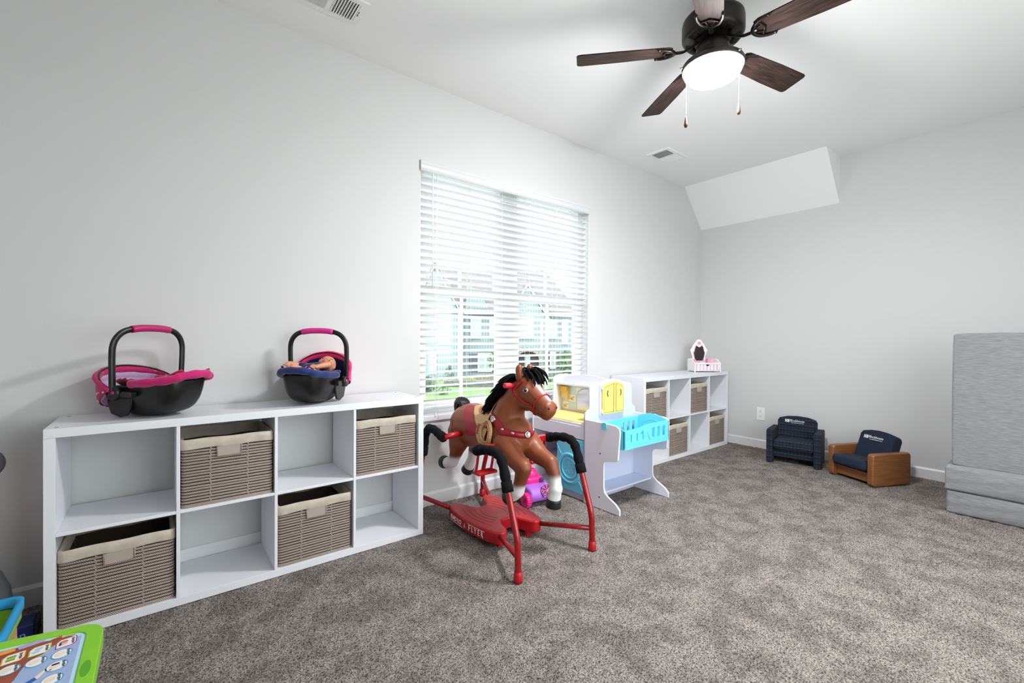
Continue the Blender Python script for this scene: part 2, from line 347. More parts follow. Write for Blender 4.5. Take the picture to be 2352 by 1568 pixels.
register(3.43, 3.757, 2.184, 2.402, 'white ceiling vent beside the sloped soffit', 1)
register(.49, .817, 2.184, 2.386, 'white ceiling vent above the left cube shelf, cut by the frame', -1)
# ---- outlet
ot = thing('power_outlet', 'white duplex wall outlet beside the striped chair', 'outlet', (XR, 1.981, .347))
g = G(); g.box(XR - .006, XR, 1.941, 2.021, .281, .413); g.build('cover_plate', white_pl, ot, bevel=.003)
for z in (.322, .372):
    g = G(); g.prism([(1.981 + .017 * math.cos(q), z + (.016 * math.sin(q) if abs(math.sin(q)) < .85 else .0136 * (1 if math.sin(q) > 0 else -1))) for q in [i * PI / 12 for i in range(24)]], XR - .009, XR - .005, 'x'); rc = g.build('socket', white_pl, ot)
    g = G(); g.box(XR - .0096, XR - .0088, 1.973, 1.9755, z - .002, z + .008); g.box(XR - .0096, XR - .0088, 1.9865, 1.989, z - .002, z + .008); g.tube([(XR - .0096, 1.981, z - .008), (XR - .0088, 1.981, z - .008)], .0028, 8); g.build('slot', dark_m, rc)
# ================================================================ cube shelves
hole_m = M('screw_cap', (120, 118, 116), .6)
def cube_shelf(x0, label):
    t = thing('cube_shelf', label, 'shelf', (x0 + .745, 2.265 + .175, 0), group='white eight-cube storage shelves')
    y0, y1 = 2.265, 2.615; w = .031; d = .0128; L = 1.489
    def b(n, *a): q = G(); q.box(*a); return q.build(n, lam_m, t, bevel=.0012)
    tp = b('top_panel', x0, x0 + L, y0, y1, .737, .77); b('bottom_panel', x0, x0 + L, y0, y1, 0, .033)
    b('side_panel', x0, x0 + w, y0, y1, .033, .7368); b('side_panel', x0 + L - w, x0 + L, y0, y1, .033, .7368)
    xs = [x0 + w]; cw = (L - 2 * w - 3 * d) / 4
    for i in range(4):
        a = x0 + w + i * (cw + d); b('shelf_board', a, a + cw, y0 + .002, y1, .3775, .390)
        if i < 3: b('divider', a + cw, a + cw + d, y0 + .001, y1, .033, .737)
    for x in (x0 + .03, x0 + L - .03):
        for y in (y0 + .035, y1 - .035):
            q = G(); q.lathe([(.0001, .0004), (.006, .0004), (.006, 0)], 12, (x, y, .77)); q.build('screw_cap', hole_m, tp)
    return [x0 + w + i * (cw + d) for i in range(4)], cw
LX, CW = cube_shelf(-.3317, 'white cube shelf left of the window, holding two toy car seats')
RX, _ = cube_shelf(3.226, 'white cube shelf in the far corner by the end wall')
# ---- woven baskets
rope_m = M('paper_rope', (152, 137, 128), .8)
nt, b_ = nodes_of(rope_m); tc = nt.nodes.new('ShaderNodeTexCoord'); mp = nt.nodes.new('ShaderNodeMapping'); mp.inputs['Rotation'].default_value = (0, math.radians(35), 0)
nt.links.new(tc.outputs['Object'], mp.inputs[0]); wv = nt.nodes.new('ShaderNodeTexWave'); wv.inputs['Scale'].default_value = 62; wv.inputs['Distortion'].default_value = 1.5
nt.links.new(mp.outputs[0], wv.inputs['Vector']); r_ = _ramp(nt, wv.outputs['Fac'], .15, rgb((126, 112, 104)), .75, rgb((166, 152, 142))); nt.links.new(r_.outputs[0], b_.inputs['Base Color'])
liner_m = M('cotton_liner', (196, 186, 172), .95, bump=(300, .3, .001), var=(30, (182, 171, 157)))
inner_m = M('basket_lining', (74, 60, 50), .95)  # beige cloth coloured dark: shade inside and between the ropes painted in
handle_m = M('handle_patch', (168, 157, 146), .9)
def make_basket():
    t = thing('storage_basket', 'x', 'basket', (0, 0, 0), group='woven rope baskets in the cube shelves')
    W2, D2, H = .166, .158, .285; g = G(); n = 20; p = (H - .035) / n
    def loop(z, r, bulge=.0):
        pts = []; R = .014
        for cx, cy, a in ((W2 - R, -D2 + R, -PI / 2), (W2 - R, D2 - R, 0), (-W2 + R, D2 - R, PI / 2), (-W2 + R, -D2 + R, PI)):
            for i in range(3): q = a + PI / 2 * i / 2; pts.append((cx + R * math.cos(q), cy + R * math.sin(q), z))
        k = g.tube(pts, r, 6, closed=True)
    random.seed(5)
    for i in range(n):
        loop(.008 + i * p + random.uniform(-.0008, .0008), p * .43)
    for x in (-.069, .069):       # stitched uprights
        for i in range(n): g.ball((x + .0015 * (-1) ** i, -D2 - .0022, .008 + (i + .5) * p), (.0042, .003, p * .55), 8)
    for y in (-.06, .06):
        for s in (-1, 1): g.tube([(s * (W2 + .001), y, .008), (s * (W2 + .001), y, H - .03)], .004, 6)
    loop(.003, .0055)
    o = g.build('rope_weave', rope_m, t, world=False); o['kind'] = 'stuff'
    g = G(); a, b = W2 - .006, D2 - .006                     # lining bag
    g.add([(-a, -b, .006), (a, -b, .006), (a, b, .006), (-a, b, .006), (-a, -b, H - .02), (a, -b, H - .02), (a, b, H - .02), (-a, b, H - .02)], [(0, 1, 2, 3), (0, 1, 5, 4), (1, 2, 6, 5), (2, 3, 7, 6), (3, 0, 4, 7)])
    g.build('lining', inner_m, t, world=False, solid=.002)
    g = G(); out = []; R = .016; rows = []; random.seed(2)     # folded cloth cuff
    for z, off in ((H - .042, .007), (H - .038, .0085), (H - .02, .0075), (H - .006, .0075), (H, .003), (H - .004, -.006), (H - .05, -.0115)):
        ring = []
        for cx, cy, a in ((W2 - R, -D2 + R, -PI / 2), (W2 - R, D2 - R, 0), (-W2 + R, D2 - R, PI / 2), (-W2 + R, -D2 + R, PI)):
            for i in range(4): q = a + PI / 2 * i / 3; ring.append((cx + (R + off) * math.cos(q), cy + (R + off) * math.sin(q)))
        full = []
        for i in range(len(ring)):
            A, B = ring[i], ring[(i + 1) % len(ring)]; L = math.hypot(B[0] - A[0], B[1] - A[1]); k = max(1, int(L / .02))
            for j in range(k): full.append((A[0] + (B[0] - A[0]) * j / k, A[1] + (B[1] - A[1]) * j / k))
        rows.append([(x, y, z + .0025 * math.sin(37 * x + 21 * y + z * 5) * (1 if z < H - .02 else .5)) for x, y in full])
    N = len(rows[0]); vs = [p for r in rows for p in r]
    g.add(vs, [(i * N + j, i * N + (j + 1) % N, (i + 1) * N + (j + 1) % N, (i + 1) * N + j) for i in range(len(rows) - 1) for j in range(N)], 0, True)
    g.build('cloth_cuff', liner_m, t, world=False)
    g = G(); g.prism(rrect(-.042, .042, H - .082, H - .042, .005), -D2 - .0066, -D2 - .0035, 'y'); g.build('handle_patch', handle_m, t, world=False)
    g = G(); 
    for pts in ([(-.045, -D2 - .0065, H - .042), (-.045, -D2 - .0065, H - .084), (.045, -D2 - .0065, H - .084), (.045, -D2 - .0065, H - .042)],): g.tube(pts, .0032, 6)
    g.build('handle_edge', rope_m, t, world=False)
    return t
bk = make_basket()
spots = [(LX[0], .033, 'woven basket in the lower leftmost cube of the shelf left of the window'), (LX[1], .390, 'woven basket in the upper cube beneath the black toy car seat'), (LX[2], .033, 'woven basket in the third lower cube of the shelf left of the window'), (LX[3], .390, 'woven basket in the upper cube nearest the window on the left shelf'),
         (RX[0], .390, 'woven basket in the upper cube of the corner shelf beside the toy nursery'), (RX[1], .033, 'woven basket in the second lower cube of the corner shelf'), (RX[2], .390, 'woven basket in the upper cube below the toy vanity'), (RX[3], .033, 'woven basket in the last lower cube next to the end wall')]
for i, (x, z, lab) in enumerate(spots):
    o = bk if i == 0 else copy_tree(bk); put(o, (x + CW / 2 - .001, 2.283 + .158, z + .0005)); o['label'] = lab
# ================================================================ ceiling fan
FC = Vector((2.125, 1.11, 0))
bronze = M('oil_rubbed_bronze', (40, 35, 33), .38, .55)
bronze2 = M('bronze_plate', (70, 62, 60), .45, .5)
blade_m = wood('walnut_blade', (68, 52, 46), (38, 29, 26), (1.2, 14, 14), .6, 9); nodes_of(blade_m)[1].inputs['Specular IOR Level'].default_value = .12
fan = thing('ceiling_fan', 'dark wood five-blade ceiling fan with lit glass bowl', 'ceiling fan', (FC.x, FC.y, ZC))
g = G(); g.lathe([(.0001, ZC), (.07, ZC), (.072, ZC - .02), (.05, ZC - .055), (.03, ZC - .07)], 40, FC); g.build('canopy', bronze, fan)
g = G(); g.lathe([(.0001, ZC - .07), (.10, ZC - .075), (.128, ZC - .085), (.140, ZC - .098), (.143, ZC - .112), (.143, ZC - .172), (.138, ZC - .180), (.134, ZC - .186), (.10, ZC - .196), (.07, ZC - .199), (.0001, ZC - .199)], 56, FC)
hs = g.build('motor_housing', bronze, fan)
g = G()
for k in range(5):
    for j in range(9):
        q = math.radians(-11.5 + 36 + 72 * k + (j - 4) * 5.2); c, s = math.cos(q), math.sin(q)
        g.tube([(FC.x + .085 * c, FC.y + .085 * s, ZC - .199), (FC.x + .126 * c, FC.y + .126 * s, ZC - .189)], .0028, 6)
g.build('vent_rib', bronze, hs)['kind'] = 'stuff'
g = G(); g.lathe([(.045, ZC - .19), (.06, ZC - .205), (.075, ZC - .222), (.078, ZC - .255), (.06, ZC - .275), (.05, ZC - .305)], 40, FC); g.build('switch_housing', bronze, fan)
ZL = ZC - .312
g = G(); g.lathe([(.045, ZL + .02), (.10, ZL + .012), (.138, ZL + .004), (.143, ZL - .004), (.142, ZL - .022), (.136, ZL - .024), (.134, ZL - .006), (.02, ZL + .004)], 56, FC); lp = g.build('lamp_plate', bronze2, fan)
for q in (.3, 2.4, 4.5):
    g = G(); g.tube([(FC.x + .14 * math.cos(q), FC.y + .14 * math.sin(q), ZL - .012), (FC.x + .156 * math.cos(q), FC.y + .156 * math.sin(q), ZL - .012)], .004, 8); g.build('thumb_screw', M('steel', (170, 168, 165), .3, 1), lp)
lamp_m = M('lit_glass', (255, 250, 240), .4, emit=((250, 250, 252), LAMP_POWER))
g = G(); g.lathe([(.134, ZL - .018), (.135, ZL - .028), (.129, ZL - .045), (.113, ZL - .062), (.086, ZL - .076), (.05, ZL - .085), (.0001, ZL - .088)], 56, FC); g.build('glass_bowl', lamp_m, fan)
for k in range(5):
    a = math.radians(-11.5 + 72 * k); R = Matrix.Translation((FC.x, FC.y, ZC - .238)) @ Matrix.Rotation(a, 4, 'Z'); Rp = R @ Matrix.Rotation(math.radians(-12), 4, 'X')
    g = G(); out = [(.195, -.045), (.215, -.056), (.45, -.066), (.64, -.068), (.656, -.064), (.662, -.052)]; out = out + [(x, -y) for x, y in reversed(out)]
    st = g.prism(out, .002, .0085, 'z'); bo = G(); bo.v = g.v; 
    g2 = G(); g2.add([p.copy() for p in g.v], g.f); me = g2.mesh('blade', blade_m); o = bpy.data.objects.new('blade', me); COL.objects.link(o); fin(o, fan, bevel=.0015); o.matrix_local = MW[fan.name].inverted() @ Rp
    g = G()
    arm = g.tube(spline([(.07, 0, .042), (.10, 0, .020), (.135, 0, .002), (.175, 0, -.002)], 5), [.011, .010, .009, .0085, .008, .008, .008, .008, .0085, .009, .0095, .010, .010, .010, .010, .010], 10, sq=.6); g.xf(arm, R)
    arc = spline([(.262, -.056, -.001), (.235, -.052, -.003), (.198, -.034, -.003), (.180, 0, -.003), (.198, .034, -.003), (.235, .052, -.003), (.262, .056, -.001)], 5); q = g.tube(arc, [.006 + .002 * math.sin(PI * i / (len(arc) - 1)) for i in range(len(arc))], 8); g.xf(q, Rp)
    for s in (-1, 1):
        q = g.tube(spline([(.182, s * .008, -.002), (.205, s * .014, -.002), (.222, s * .022, -.002), (.215, s * .036, -.002)], 4), .0042, 7); g.xf(q, Rp)
        q = g.tube(spline([(.222, s * .022, -.002), (.232, 0, -.002)], 4), .0042, 7); g.xf(q, Rp)
        q = g.ball((.262, s * .056, -.001), .008, 10); g.xf(q, Rp)
    g.build('blade_bracket', bronze, fan)
brass = M('brass_chain', (96, 76, 50), .6); fobw = wood('fob_wood', (92, 52, 30), (60, 34, 20), (4, 4, 1), .35, 30)
_v = Vector((_rt.x, _rt.y, 0)).normalized()
for s, z1, zf in ((-1, 2.206, 2.140), (1, 2.262, 2.200)):
    p = FC + _v * (.135 * s) + Vector((0, 0, 0)); p.x -= .01 * s
    g = G(); n = int((ZL - .015 - z1) / .0042)
    g.tube([(p.x - .0 * s, p.y, ZL - .01), (p.x, p.y, z1)], .0006, 4)
    for i in range(n): g.ball((p.x, p.y, ZL - .015 - i * .0042), .0017, 6)
    ch = g.build('pull_chain', brass, fan)
    g = G(); g.lathe([(.0005, .058), (.003, .055), (.0045, .045), (.0088, .018), (.009, .010), (.006, .002), (.0005, 0)], 14, (p.x, p.y, zf + .008)); g.build('pull_fob', fobw, ch)
# ================================================================ mattress panels (play couch) at the end wall
grey_m = M('grey_chenille', (138, 138, 140), .95, bump=(60, .5, .003, (6, .6, 6)), var=(42, (118, 118, 121), (7, .5, 7)), sheen=.2)
nt, b_ = nodes_of(grey_m)
def cushion(name, label, x0, x1, y0, y1, z0, z1, m=grey_m, puff=.012, rot=None, group='grey foam play couch cushions'):
    t = thing(name, label, 'cushion', ((x0 + x1) / 2, (y0 + y1) / 2, z0), group=group)
    g = G(); nx, ny, nz = 10, 14, 5; hx, hy, hz = (x1 - x0) / 2, (y1 - y0) / 2, (z1 - z0) / 2
    bm = bmesh.new(); bmesh.ops.create_cube(bm, size=2); bmesh.ops.subdivide_edges(bm, edges=bm.edges[:], cuts=11, use_grid_fill=True)
    for v in bm.verts:
        x, y, z = v.co; dx, dy, dz = 1 - x * x, 1 - y * y, 1 - z * z; r = .02
        wr = .0025 * math.sin(x * 9 + z * 4) * math.sin(y * 13 + 1.3) + .002 * math.sin(z * 7 + y * 5)
        v.co = Vector((x * hx + (puff * math.copysign(1, x) * (dy * dz) ** .6 + wr if abs(x) > .99 else 0), y * hy + (puff * math.copysign(1, y) * (dx * dz) ** .6 if abs(y) > .99 else 0), z * hz + hz + (puff * .7 * math.copysign(1, z) * (dx * dy) ** .6 + wr * .6 if abs(z) > .99 and z > 0 else 0)))
    me = bpy.data.meshes.new('cover'); bm.to_mesh(me); bm.free(); me.materials.append(m)
    o = bpy.data.objects.new('cover', me); COL.objects.link(o); fin(o, t, bevel=.014, seg=3, ang=50)
    for p in me.polygons: p.use_smooth = True
    g = G()   # piped seam around the top edge
    for z in (2 * hz - .006,):
        pts = [(sx * (hx - .002), sy * (hy - .002), z) for sx, sy in ((-1, -1), (1, -1), (1, 1), (-1, 1))]
        full = []
        for i in range(4):
            A, B = Vector(pts[i]), Vector(pts[(i + 1) % 4])
            for k in range(8): full.append(A.lerp(B, (k + .3) / 8.6))
        g.tube(full, .0035, 6, closed=True)
    g.build('piping', m, t, world=False); return t
cushion('couch_cushion', 'lower grey foam cushion resting on the carpet at the end wall', 3.985, 4.80, -.30, .500, 0, .144)
cushion('couch_cushion', 'upper grey foam cushion, second of the stack by the end wall', 3.975, 4.80, -.32, .508, .148, .296)
pn = cushion('foam_backrest', 'tall grey foam panel standing upright on the stacked cushions', -.425, .425, -.40, .40, 0, .13, puff=.008)
pn['category'] = 'panel'; pn.location = (4.185, .085, .723); pn.rotation_euler = (0, math.radians(-90), math.radians(0)); MW[pn.name] = Matrix.Translation(pn.location) @ Matrix.Rotation(math.radians(-90), 4, 'Y')
zip_m = M('zipper', (120, 120, 122), .5, .3)
g = G(); g.box(4.172, 4.178, .482, .4875, .33, 1.12); g.build('zipper', zip_m, pn); g = G(); g.box(4.158, 4.17, .486, .492, 1.075, 1.125); g.build('zip_pull', M('zip_pull_metal', (70, 70, 72), .4, .8), pn)
# ================================================================ small chairs
navy = M('navy_weave', (20, 34, 56), .95, bump=(500, .4, .001), var=(160, (15, 27, 46)))
stripe = M('striped_weave', (24, 28, 50), .95)
nt, b_ = nodes_of(stripe); tc = nt.nodes.new('ShaderNodeTexCoord'); sp = nt.nodes.new('ShaderNodeSeparateXYZ'); nt.links.new(tc.outputs['Object'], sp.inputs[0])
def math_(nt, op, a, b=None):
    n = nt.nodes.new('ShaderNodeMath'); n.operation = op
    for i, s in enumerate((a, b)):
        if s is None: continue
        if isinstance(s, (int, float)): n.inputs[i].default_value = s
        else: nt.links.new(s, n.inputs[i])
    return n.outputs[0]
_s = math_(nt, 'ADD', sp.outputs['Z'], math_(nt, 'MULTIPLY', sp.outputs['Y'], .0))
_fr = math_(nt, 'FRACT', math_(nt, 'MULTIPLY', math_(nt, 'ADD', sp.outputs['Z'], math_(nt, 'MULTIPLY', sp.outputs['Y'], .55)), 20.0))
cr = nt.nodes.new('ShaderNodeValToRGB'); cr.color_ramp.interpolation = 'CONSTANT'; e = cr.color_ramp.elements
cols = [(0, (15, 17, 32)), (.26, (28, 70, 98)), (.38, (15, 17, 32)), (.54, (56, 30, 48)), (.64, (14, 16, 30)), (.74, (20, 58, 60)), (.84, (15, 17, 32))]
e[0].position = 0; e[0].color = rgb(cols[0][1]); e[1].position = cols[1][0]; e[1].color = rgb(cols[1][1])
for p, c in cols[2:]: k = e.new(p); k.color = rgb(c)
nt.links.new(_fr, cr.inputs[0])
_d = math_(nt, 'GREATER_THAN', math_(nt, 'FRACT', math_(nt, 'MULTIPLY', sp.outputs['X'], 38.0)), .42)
nt.links.new(_mix(nt, 'MIX', math_(nt, 'MULTIPLY', math_(nt, 'SUBTRACT', 1.0, _d), .65), cr.outputs[0], rgb((13, 15, 28))), b_.inputs['Base Color'])
embroid = M('white_embroidery', (232, 230, 228), .8)
def logo(t, o, xd, yd, w):
    """white printed house mark and the maker's two lines of lettering"""
    F = frame(o, xd, yd); s = w / .15
    g = G(); k = g.box(-.075 * s, -.041 * s, -.013 * s, .013 * s, 0, .0008); g.xf(k, F); g.build('logo_block', embroid, t)
    g = G()
    for a, b, c, d in ((-.072, .009, -.058, .0115), (-.072, -.0115, -.058, -.009)): k = g.box(a * s, c * s, b * s, d * s, .0006, .0014); g.xf(k, F)
    for cx in (-.066, -.051): 
        k = g.tube([(cx * s + .0055 * s * math.cos(q), .0055 * s * math.sin(q), .001) for q in [i * PI / 6 for i in range(10)]], .0011 * s, 5); g.xf(k, F)
    k = g.tube([(-.060 * s, -.009 * s, .001), (-.056 * s, .009 * s, .001)], .0012 * s, 5); g.xf(k, F)
    g.build('logo_lines', M('logo_gap', (30, 42, 66), .9), t)
    g = G(); text(g, 'Blockhouse', .0285 * s, F @ Matrix.Translation((.020 * s, .0025 * s, 0)), m=0, sx=.86); text(g, 'www.blockhouse.com', .0115 * s, F @ Matrix.Translation((.022 * s, -.0165 * s, 0)), sx=1.0)
    g.build('lettering', embroid, t)
def softbox(name, x0, x1, y0, y1, z0, z1, m, t, bev, sub=0):
    g = G(); g.box(x0, x1, y0, y1, z0, z1); return g.build(name, m, t, bevel=bev, seg=5, world=False)
# striped armchair; local -Y is the front
ch = thing('toy_armchair', 'small navy striped upholstered armchair against the end wall', 'chair', (4.515, 1.556, 0), math.radians(-78.2))
for s in (-1, 1):
    g = G(); prof = [(-.168, 0), (-.168, .27), (-.158, .288), (-.13, .298), (.165, .292), (.172, .28), (.172, 0), (.12, 0), (.11, .012), (-.105, .012), (-.115, 0)]
    g.prism(prof, s * .205, s * .152, 'x'); g.build('arm', stripe, ch, bevel=.010, seg=4, world=False)
g = G(); g.box(-.152, .152, -.135, .16, .055, .13); g.build('seat_base', stripe, ch, bevel=.006, world=False)
g = G(); g.box(-.151, .151, -.172, .07, .125, .208); g.build('seat_cushion', stripe, ch, bevel=.022, seg=5, world=False)
g = G(); k = g.prism([(-.153, .13), (.153, .13), (.153, .36), (.14, .385), (.08, .403), (0, .409), (-.08, .403), (-.14, .385), (-.153, .36)], .04, .13, 'y'); g.xf(k, Matrix.Rotation(math.radians(-6), 4, 'X')); g.build('backrest', stripe, ch, bevel=.014, seg=4, world=False)
L = MW[ch.name] @ Matrix.Rotation(math.radians(-6), 4, 'X')
logo(ch, L @ Vector((-.018, .0395, .362)), L.to_3x3() @ Vector((1, 0, 0)), L.to_3x3() @ Vector((0, 0, 1)), .15)
# oak-framed couch
oak = wood('oak_panel', (136, 88, 50), (112, 68, 36), (1.2, 1.2, 26), .35, 6)
ct = thing('toy_couch', 'small oak-sided armchair with plain navy cushions', 'chair', (4.419, 1.0075, 0), math.radians(-116.1))
for s in (-1, 1):
    g = G(); g.prism(rrect(-.182, .182, .004, .248, .026), s * .187, s * .137, 'x'); g.build('side_panel', oak, ct, bevel=.012, seg=4, world=False)
g = G(); g.box(-.137, .137, -.145, -.125, .02, .092); g.build('front_rail', oak, ct, bevel=.003, world=False)
g = G(); g.box(-.137, .137, .10, .12, .02, .15); g.build('back_rail', oak, ct, bevel=.003, world=False)
g = G(); k = g.box(-.136, .136, -.215, .07, 0, .082); g.xf(k, Matrix.Translation((0, 0, .088)) @ Matrix.Rotation(math.radians(-6), 4, 'X')); g.build('seat_cushion', navy, ct, bevel=.032, seg=6, world=False)
g = G(); k = g.prism([(-.136, .0), (.136, .0), (.136, .20), (.125, .226), (.06, .242), (0, .246), (-.06, .242), (-.125, .226), (-.136, .20)], -.04, .05, 'y'); BK = Matrix.Translation((0, .055, .14)) @ Matrix.Rotation(math.radians(-20), 4, 'X'); g.xf(k, BK); g.build('backrest', navy, ct, bevel=.016, seg=5, world=False)
L = MW[ct.name] @ BK
logo(ct, L @ Vector((-.02, -.0406, .18)), L.to_3x3() @ Vector((1, 0, 0)), L.to_3x3() @ Vector((0, 0, 1)), .15)
# ================================================================ toy car seats on the left shelf
blackp = M('black_plastic', (12, 12, 13), .38, bump=(900, .05, .0005))
def dotted(name, base, dot, scale, r=.30):
    m = M(name, base, .9, sheen=.15); nt, b = nodes_of(m); tc = nt.nodes.new('ShaderNodeTexCoord'); v = nt.nodes.new('ShaderNodeTexVoronoi'); v.inputs['Scale'].default_value = scale; v.inputs['Randomness'].default_value = .75
    nt.links.new(tc.outputs['Object'], v.inputs['Vector']); k = _ramp(nt, v.outputs['Distance'], r, rgb(dot), r + .03, rgb(base)); nt.links.new(k.outputs[0], b.inputs['Base Color']); return m
def car_seat(label, loc, rz, cloth_c, dot_m, hood_c, lining_c, tube_c, H, key):
    """local +X runs from the head end to the foot end"""
    t = thing('toy_car_seat', label, 'toy car seat', loc, rz)
    mag = M(key + '_cloth', cloth_c, .85, sheen=.2, bump=(60, .3, .003)); hm = M(key + '_hood', hood_c, .8, sheen=.2, bump=(45, .5, .004)); ln = M(key + '_lining', lining_c, .9, bump=(40, .4, .004)); gm = M(key + '_grip', tube_c, .45)
    xs = [-.150, -.142, -.122, -.09, -.05, .0, .05, .095, .128, .148, .158]
    zb = [.10, .055, .022, .006, .001, .003, .008, .018, .042, .085, .125]
    zt = [.128, .128, .130, .132, .135, .138, .142, .147, .151, .153, .154]
    hw = [.05, .085, .105, .116, .120, .120, .116, .106, .092, .075, .06]
    ring = 15; vs = []; fs = []
    for i in range(len(xs)):
        for j in range(ring):
            u = j / (ring - 1) * PI; c, s = math.cos(u), math.sin(u)
            z = zt[i] - (zt[i] - zb[i]) * abs(s) ** .55; y = hw[i] * math.copysign(abs(c) ** .45, c) * (.78 + .22 * ((z - zb[i]) / max(.01, zt[i] - zb[i])))
            vs.append((xs[i], y, z))
    for i in range(len(xs) - 1):
        for j in range(ring - 1): a = i * ring + j; fs.append((a, a + 1, a + ring + 1, a + ring))
    fs.append(tuple(range(ring))); fs.append(tuple(range((len(xs) - 1) * ring, len(xs) * ring))[::-1])
    g = G(); g.add(vs, fs, 0, True); sh = g.build('shell', blackp, t, world=False, solid=.004, sub=1)
    for s in (-1, 1):
        g = G(); k = g.prism([(-.125, .125), (-.135, .06), (-.115, .016), (-.07, .003), (-.03, .012), (-.012, .06), (-.005, .125)], 0, .012, 'y')
        g.xf(k, Matrix.Translation((0, s * .108 - .006, 0))); g.build('side_rib', blackp, sh, bevel=.005, seg=3, world=False)
    rim = [(xs[i] + (.016 if i > 8 else 0), hw[i] + .004, zt[i] + .004 + (.012 if i == 10 else .006 if i == 9 else 0)) for i in range(5, len(xs))]
    path = spline([Vector((p[0], p[1], p[2])) for p in rim] + [Vector((.192, .035, .176)), Vector((.196, 0, .178)), Vector((.192, -.035, .176))] + [Vector((p[0], -p[1], p[2])) for p in reversed(rim)], 4)
    g = G(); g.tube(path, [.017 + .0016 * math.sin(i * .9) for i in range(len(path))], 12); g.build('rim_cover', mag, t, world=False)
    g = G(); n1, n2 = 14, 12                                    # quilted dotted pad
    for i in range(n1 + 1):
        for j in range(n2 + 1):
            a = i / n1; b = j / n2 * 2 - 1; X = -.13 + .315 * a; w = .118 * (1 - .45 * max(0, a - .65) / .35) * (1 - .25 * max(0, .2 - a) / .2)
            z = .125 + .034 * abs(b) ** 3 + .022 * math.sin(a * PI * .9) * (1 - b * b) + .040 * (max(0, a - .7) / .3) + .004 * math.sin(a * 17 + b * 3)
            g.v.append(Vector((X, w * b, z)))
    for i in range(n1):
        for j in range(n2): a = i * (n2 + 1) + j; g.f.append((a, a + 1, a + n2 + 2, a + n2 + 1)); g.m.append(0); g.s.append(True)
    g.build('seat_pad', dot_m, t, world=False, solid=.016, sub=1)
    for s in (-1, 1):
        g = G(); k = g.lathe([(.0001, 0), (.026, 0), (.030, .004), (.030, .018), (.026, .024), (.0001, .024)], 24); g.xf(k, Matrix.Translation((-.062, s * .128, .105)) @ Matrix.Rotation(-s * PI / 2, 4, 'X')); pv = g.build('handle_pivot', blackp, t, world=False)
        g = G(); k = g.lathe([(.0001, .004), (.0065, .004), (.0078, 0)], 14); g.xf(k, Matrix.Translation((-.052, s * .152, .108)) @ Matrix.Rotation(-s * PI / 2, 4, 'X')); g.build('release_button', gm, pv, world=False)
        g = G(); k = g.box(-.05, .02, s * .112, s * .142, .088, .112); g.build('pivot_bracket', blackp, pv, bevel=.004, world=False)
    arm = [(-.062, -.146, .105), (-.060, -.148, .17), (-.058, -.150, .25), (-.056, -.147, .30), (-.054, -.130, .335), (-.052, -.10, .357), (-.05, -.05, .367), (-.05, 0, .369), (-.05, .05, .367), (-.052, .10, .357), (-.054, .130, .335), (-.056, .147, .30), (-.058, .150, .25), (-.060, .148, .17), (-.062, .146, .105)]
    ap = spline([Vector(p) for p in arm], 5); g = G(); g.tube(ap, .0125, 10, sq=.7); g.build('handle_bar', blackp, t, world=False)
    g = G(); mid = len(ap) // 2; g.tube(ap[mid - 8:mid + 9], .0150, 12); g.build('grip', gm, t, world=False)
    # folded hood: outer cloth, inner lining, bound edge
    def hood(r, name, m, par, m2=None):
        g = G(); n1, n2 = 10, 20
        for i in range(n1 + 1):
            for j in range(n2 + 1):
                a = math.radians(H[0] + (H[1] - H[0]) * i / n1); b = PI * j / n2; k = 1 + .045 * math.sin(i * 2.3 + .5) * math.sin(b); sb = math.sin(b) ** .75
                g.v.append(Vector((-.062 - math.sin(a) * r * sb * k, -math.cos(b) * (r * .93), .118 + math.cos(a) * r * sb * k)))
        for i in range(n1):
            for j in range(n2): a = i * (n2 + 1) + j; g.f.append((a, a + 1, a + n2 + 2, a + n2 + 1)); g.m.append(0 if i < H[3] else 1); g.s.append(True)
        return g.build(name, [m, m2 or m], par, world=False, solid=.003, sub=1)
    ho = hood(H[2], 'hood', hm, t, dot_m if H[3] < 9 else hm); hood(H[2] - .007, 'hood_lining', ln, ho)
    a0 = math.radians(H[0] - 2); pts = [Vector((-.062 - math.sin(a0) * H[2] * math.sin(PI * j / 18) ** .75, -math.cos(PI * j / 18) * H[2] * .93, .118 + math.cos(a0) * H[2] * math.sin(PI * j / 18) ** .75)) for j in range(19)]
    g = G(); g.tube(pts, .0035, 8); g.build('hood_binding', blackp, ho, world=False)
    a1 = math.radians(H[0] + 5); pts = [Vector((-.062 - math.sin(a1) * (H[2] + .004) * math.sin(PI * j / 18) ** .75, -math.cos(PI * j / 18) * H[2] * .94, .118 + math.cos(a1) * (H[2] + .004) * math.sin(PI * j / 18) ** .75)) for j in range(19)]
    g = G(); g.tube(pts, [.008 + .010 * math.sin(PI * j / 18) + .0012 * math.sin(j * 2.2) for j in range(19)], 10); g.build('hood_band', hm, ho, world=False)
    return t
dots1 = dotted('red_polka', (150, 14, 48), (240, 170, 200), 30); dots2 = dotted('navy_polka', (26, 28, 74), (222, 96, 178), 40)
cs1 = car_seat('black toy car seat with dark magenta hood, on the left end of the shelf', (-.004, 2.425, .7705), math.radians(-50), (196, 14, 104), dots1, (178, 12, 88), (206, 170, 208), (176, 22, 92), (60, 124, .168, 6), 'seat_magenta')
cs2 = car_seat('black toy car seat with navy cover and bright pink hood, holding a doll', (.610, 2.42, .7705), math.radians(-130), (18, 40, 98), dots2, (236, 24, 110), (24, 40, 100), (222, 44, 146), (38, 112, .165, 10), 'seat_navy')
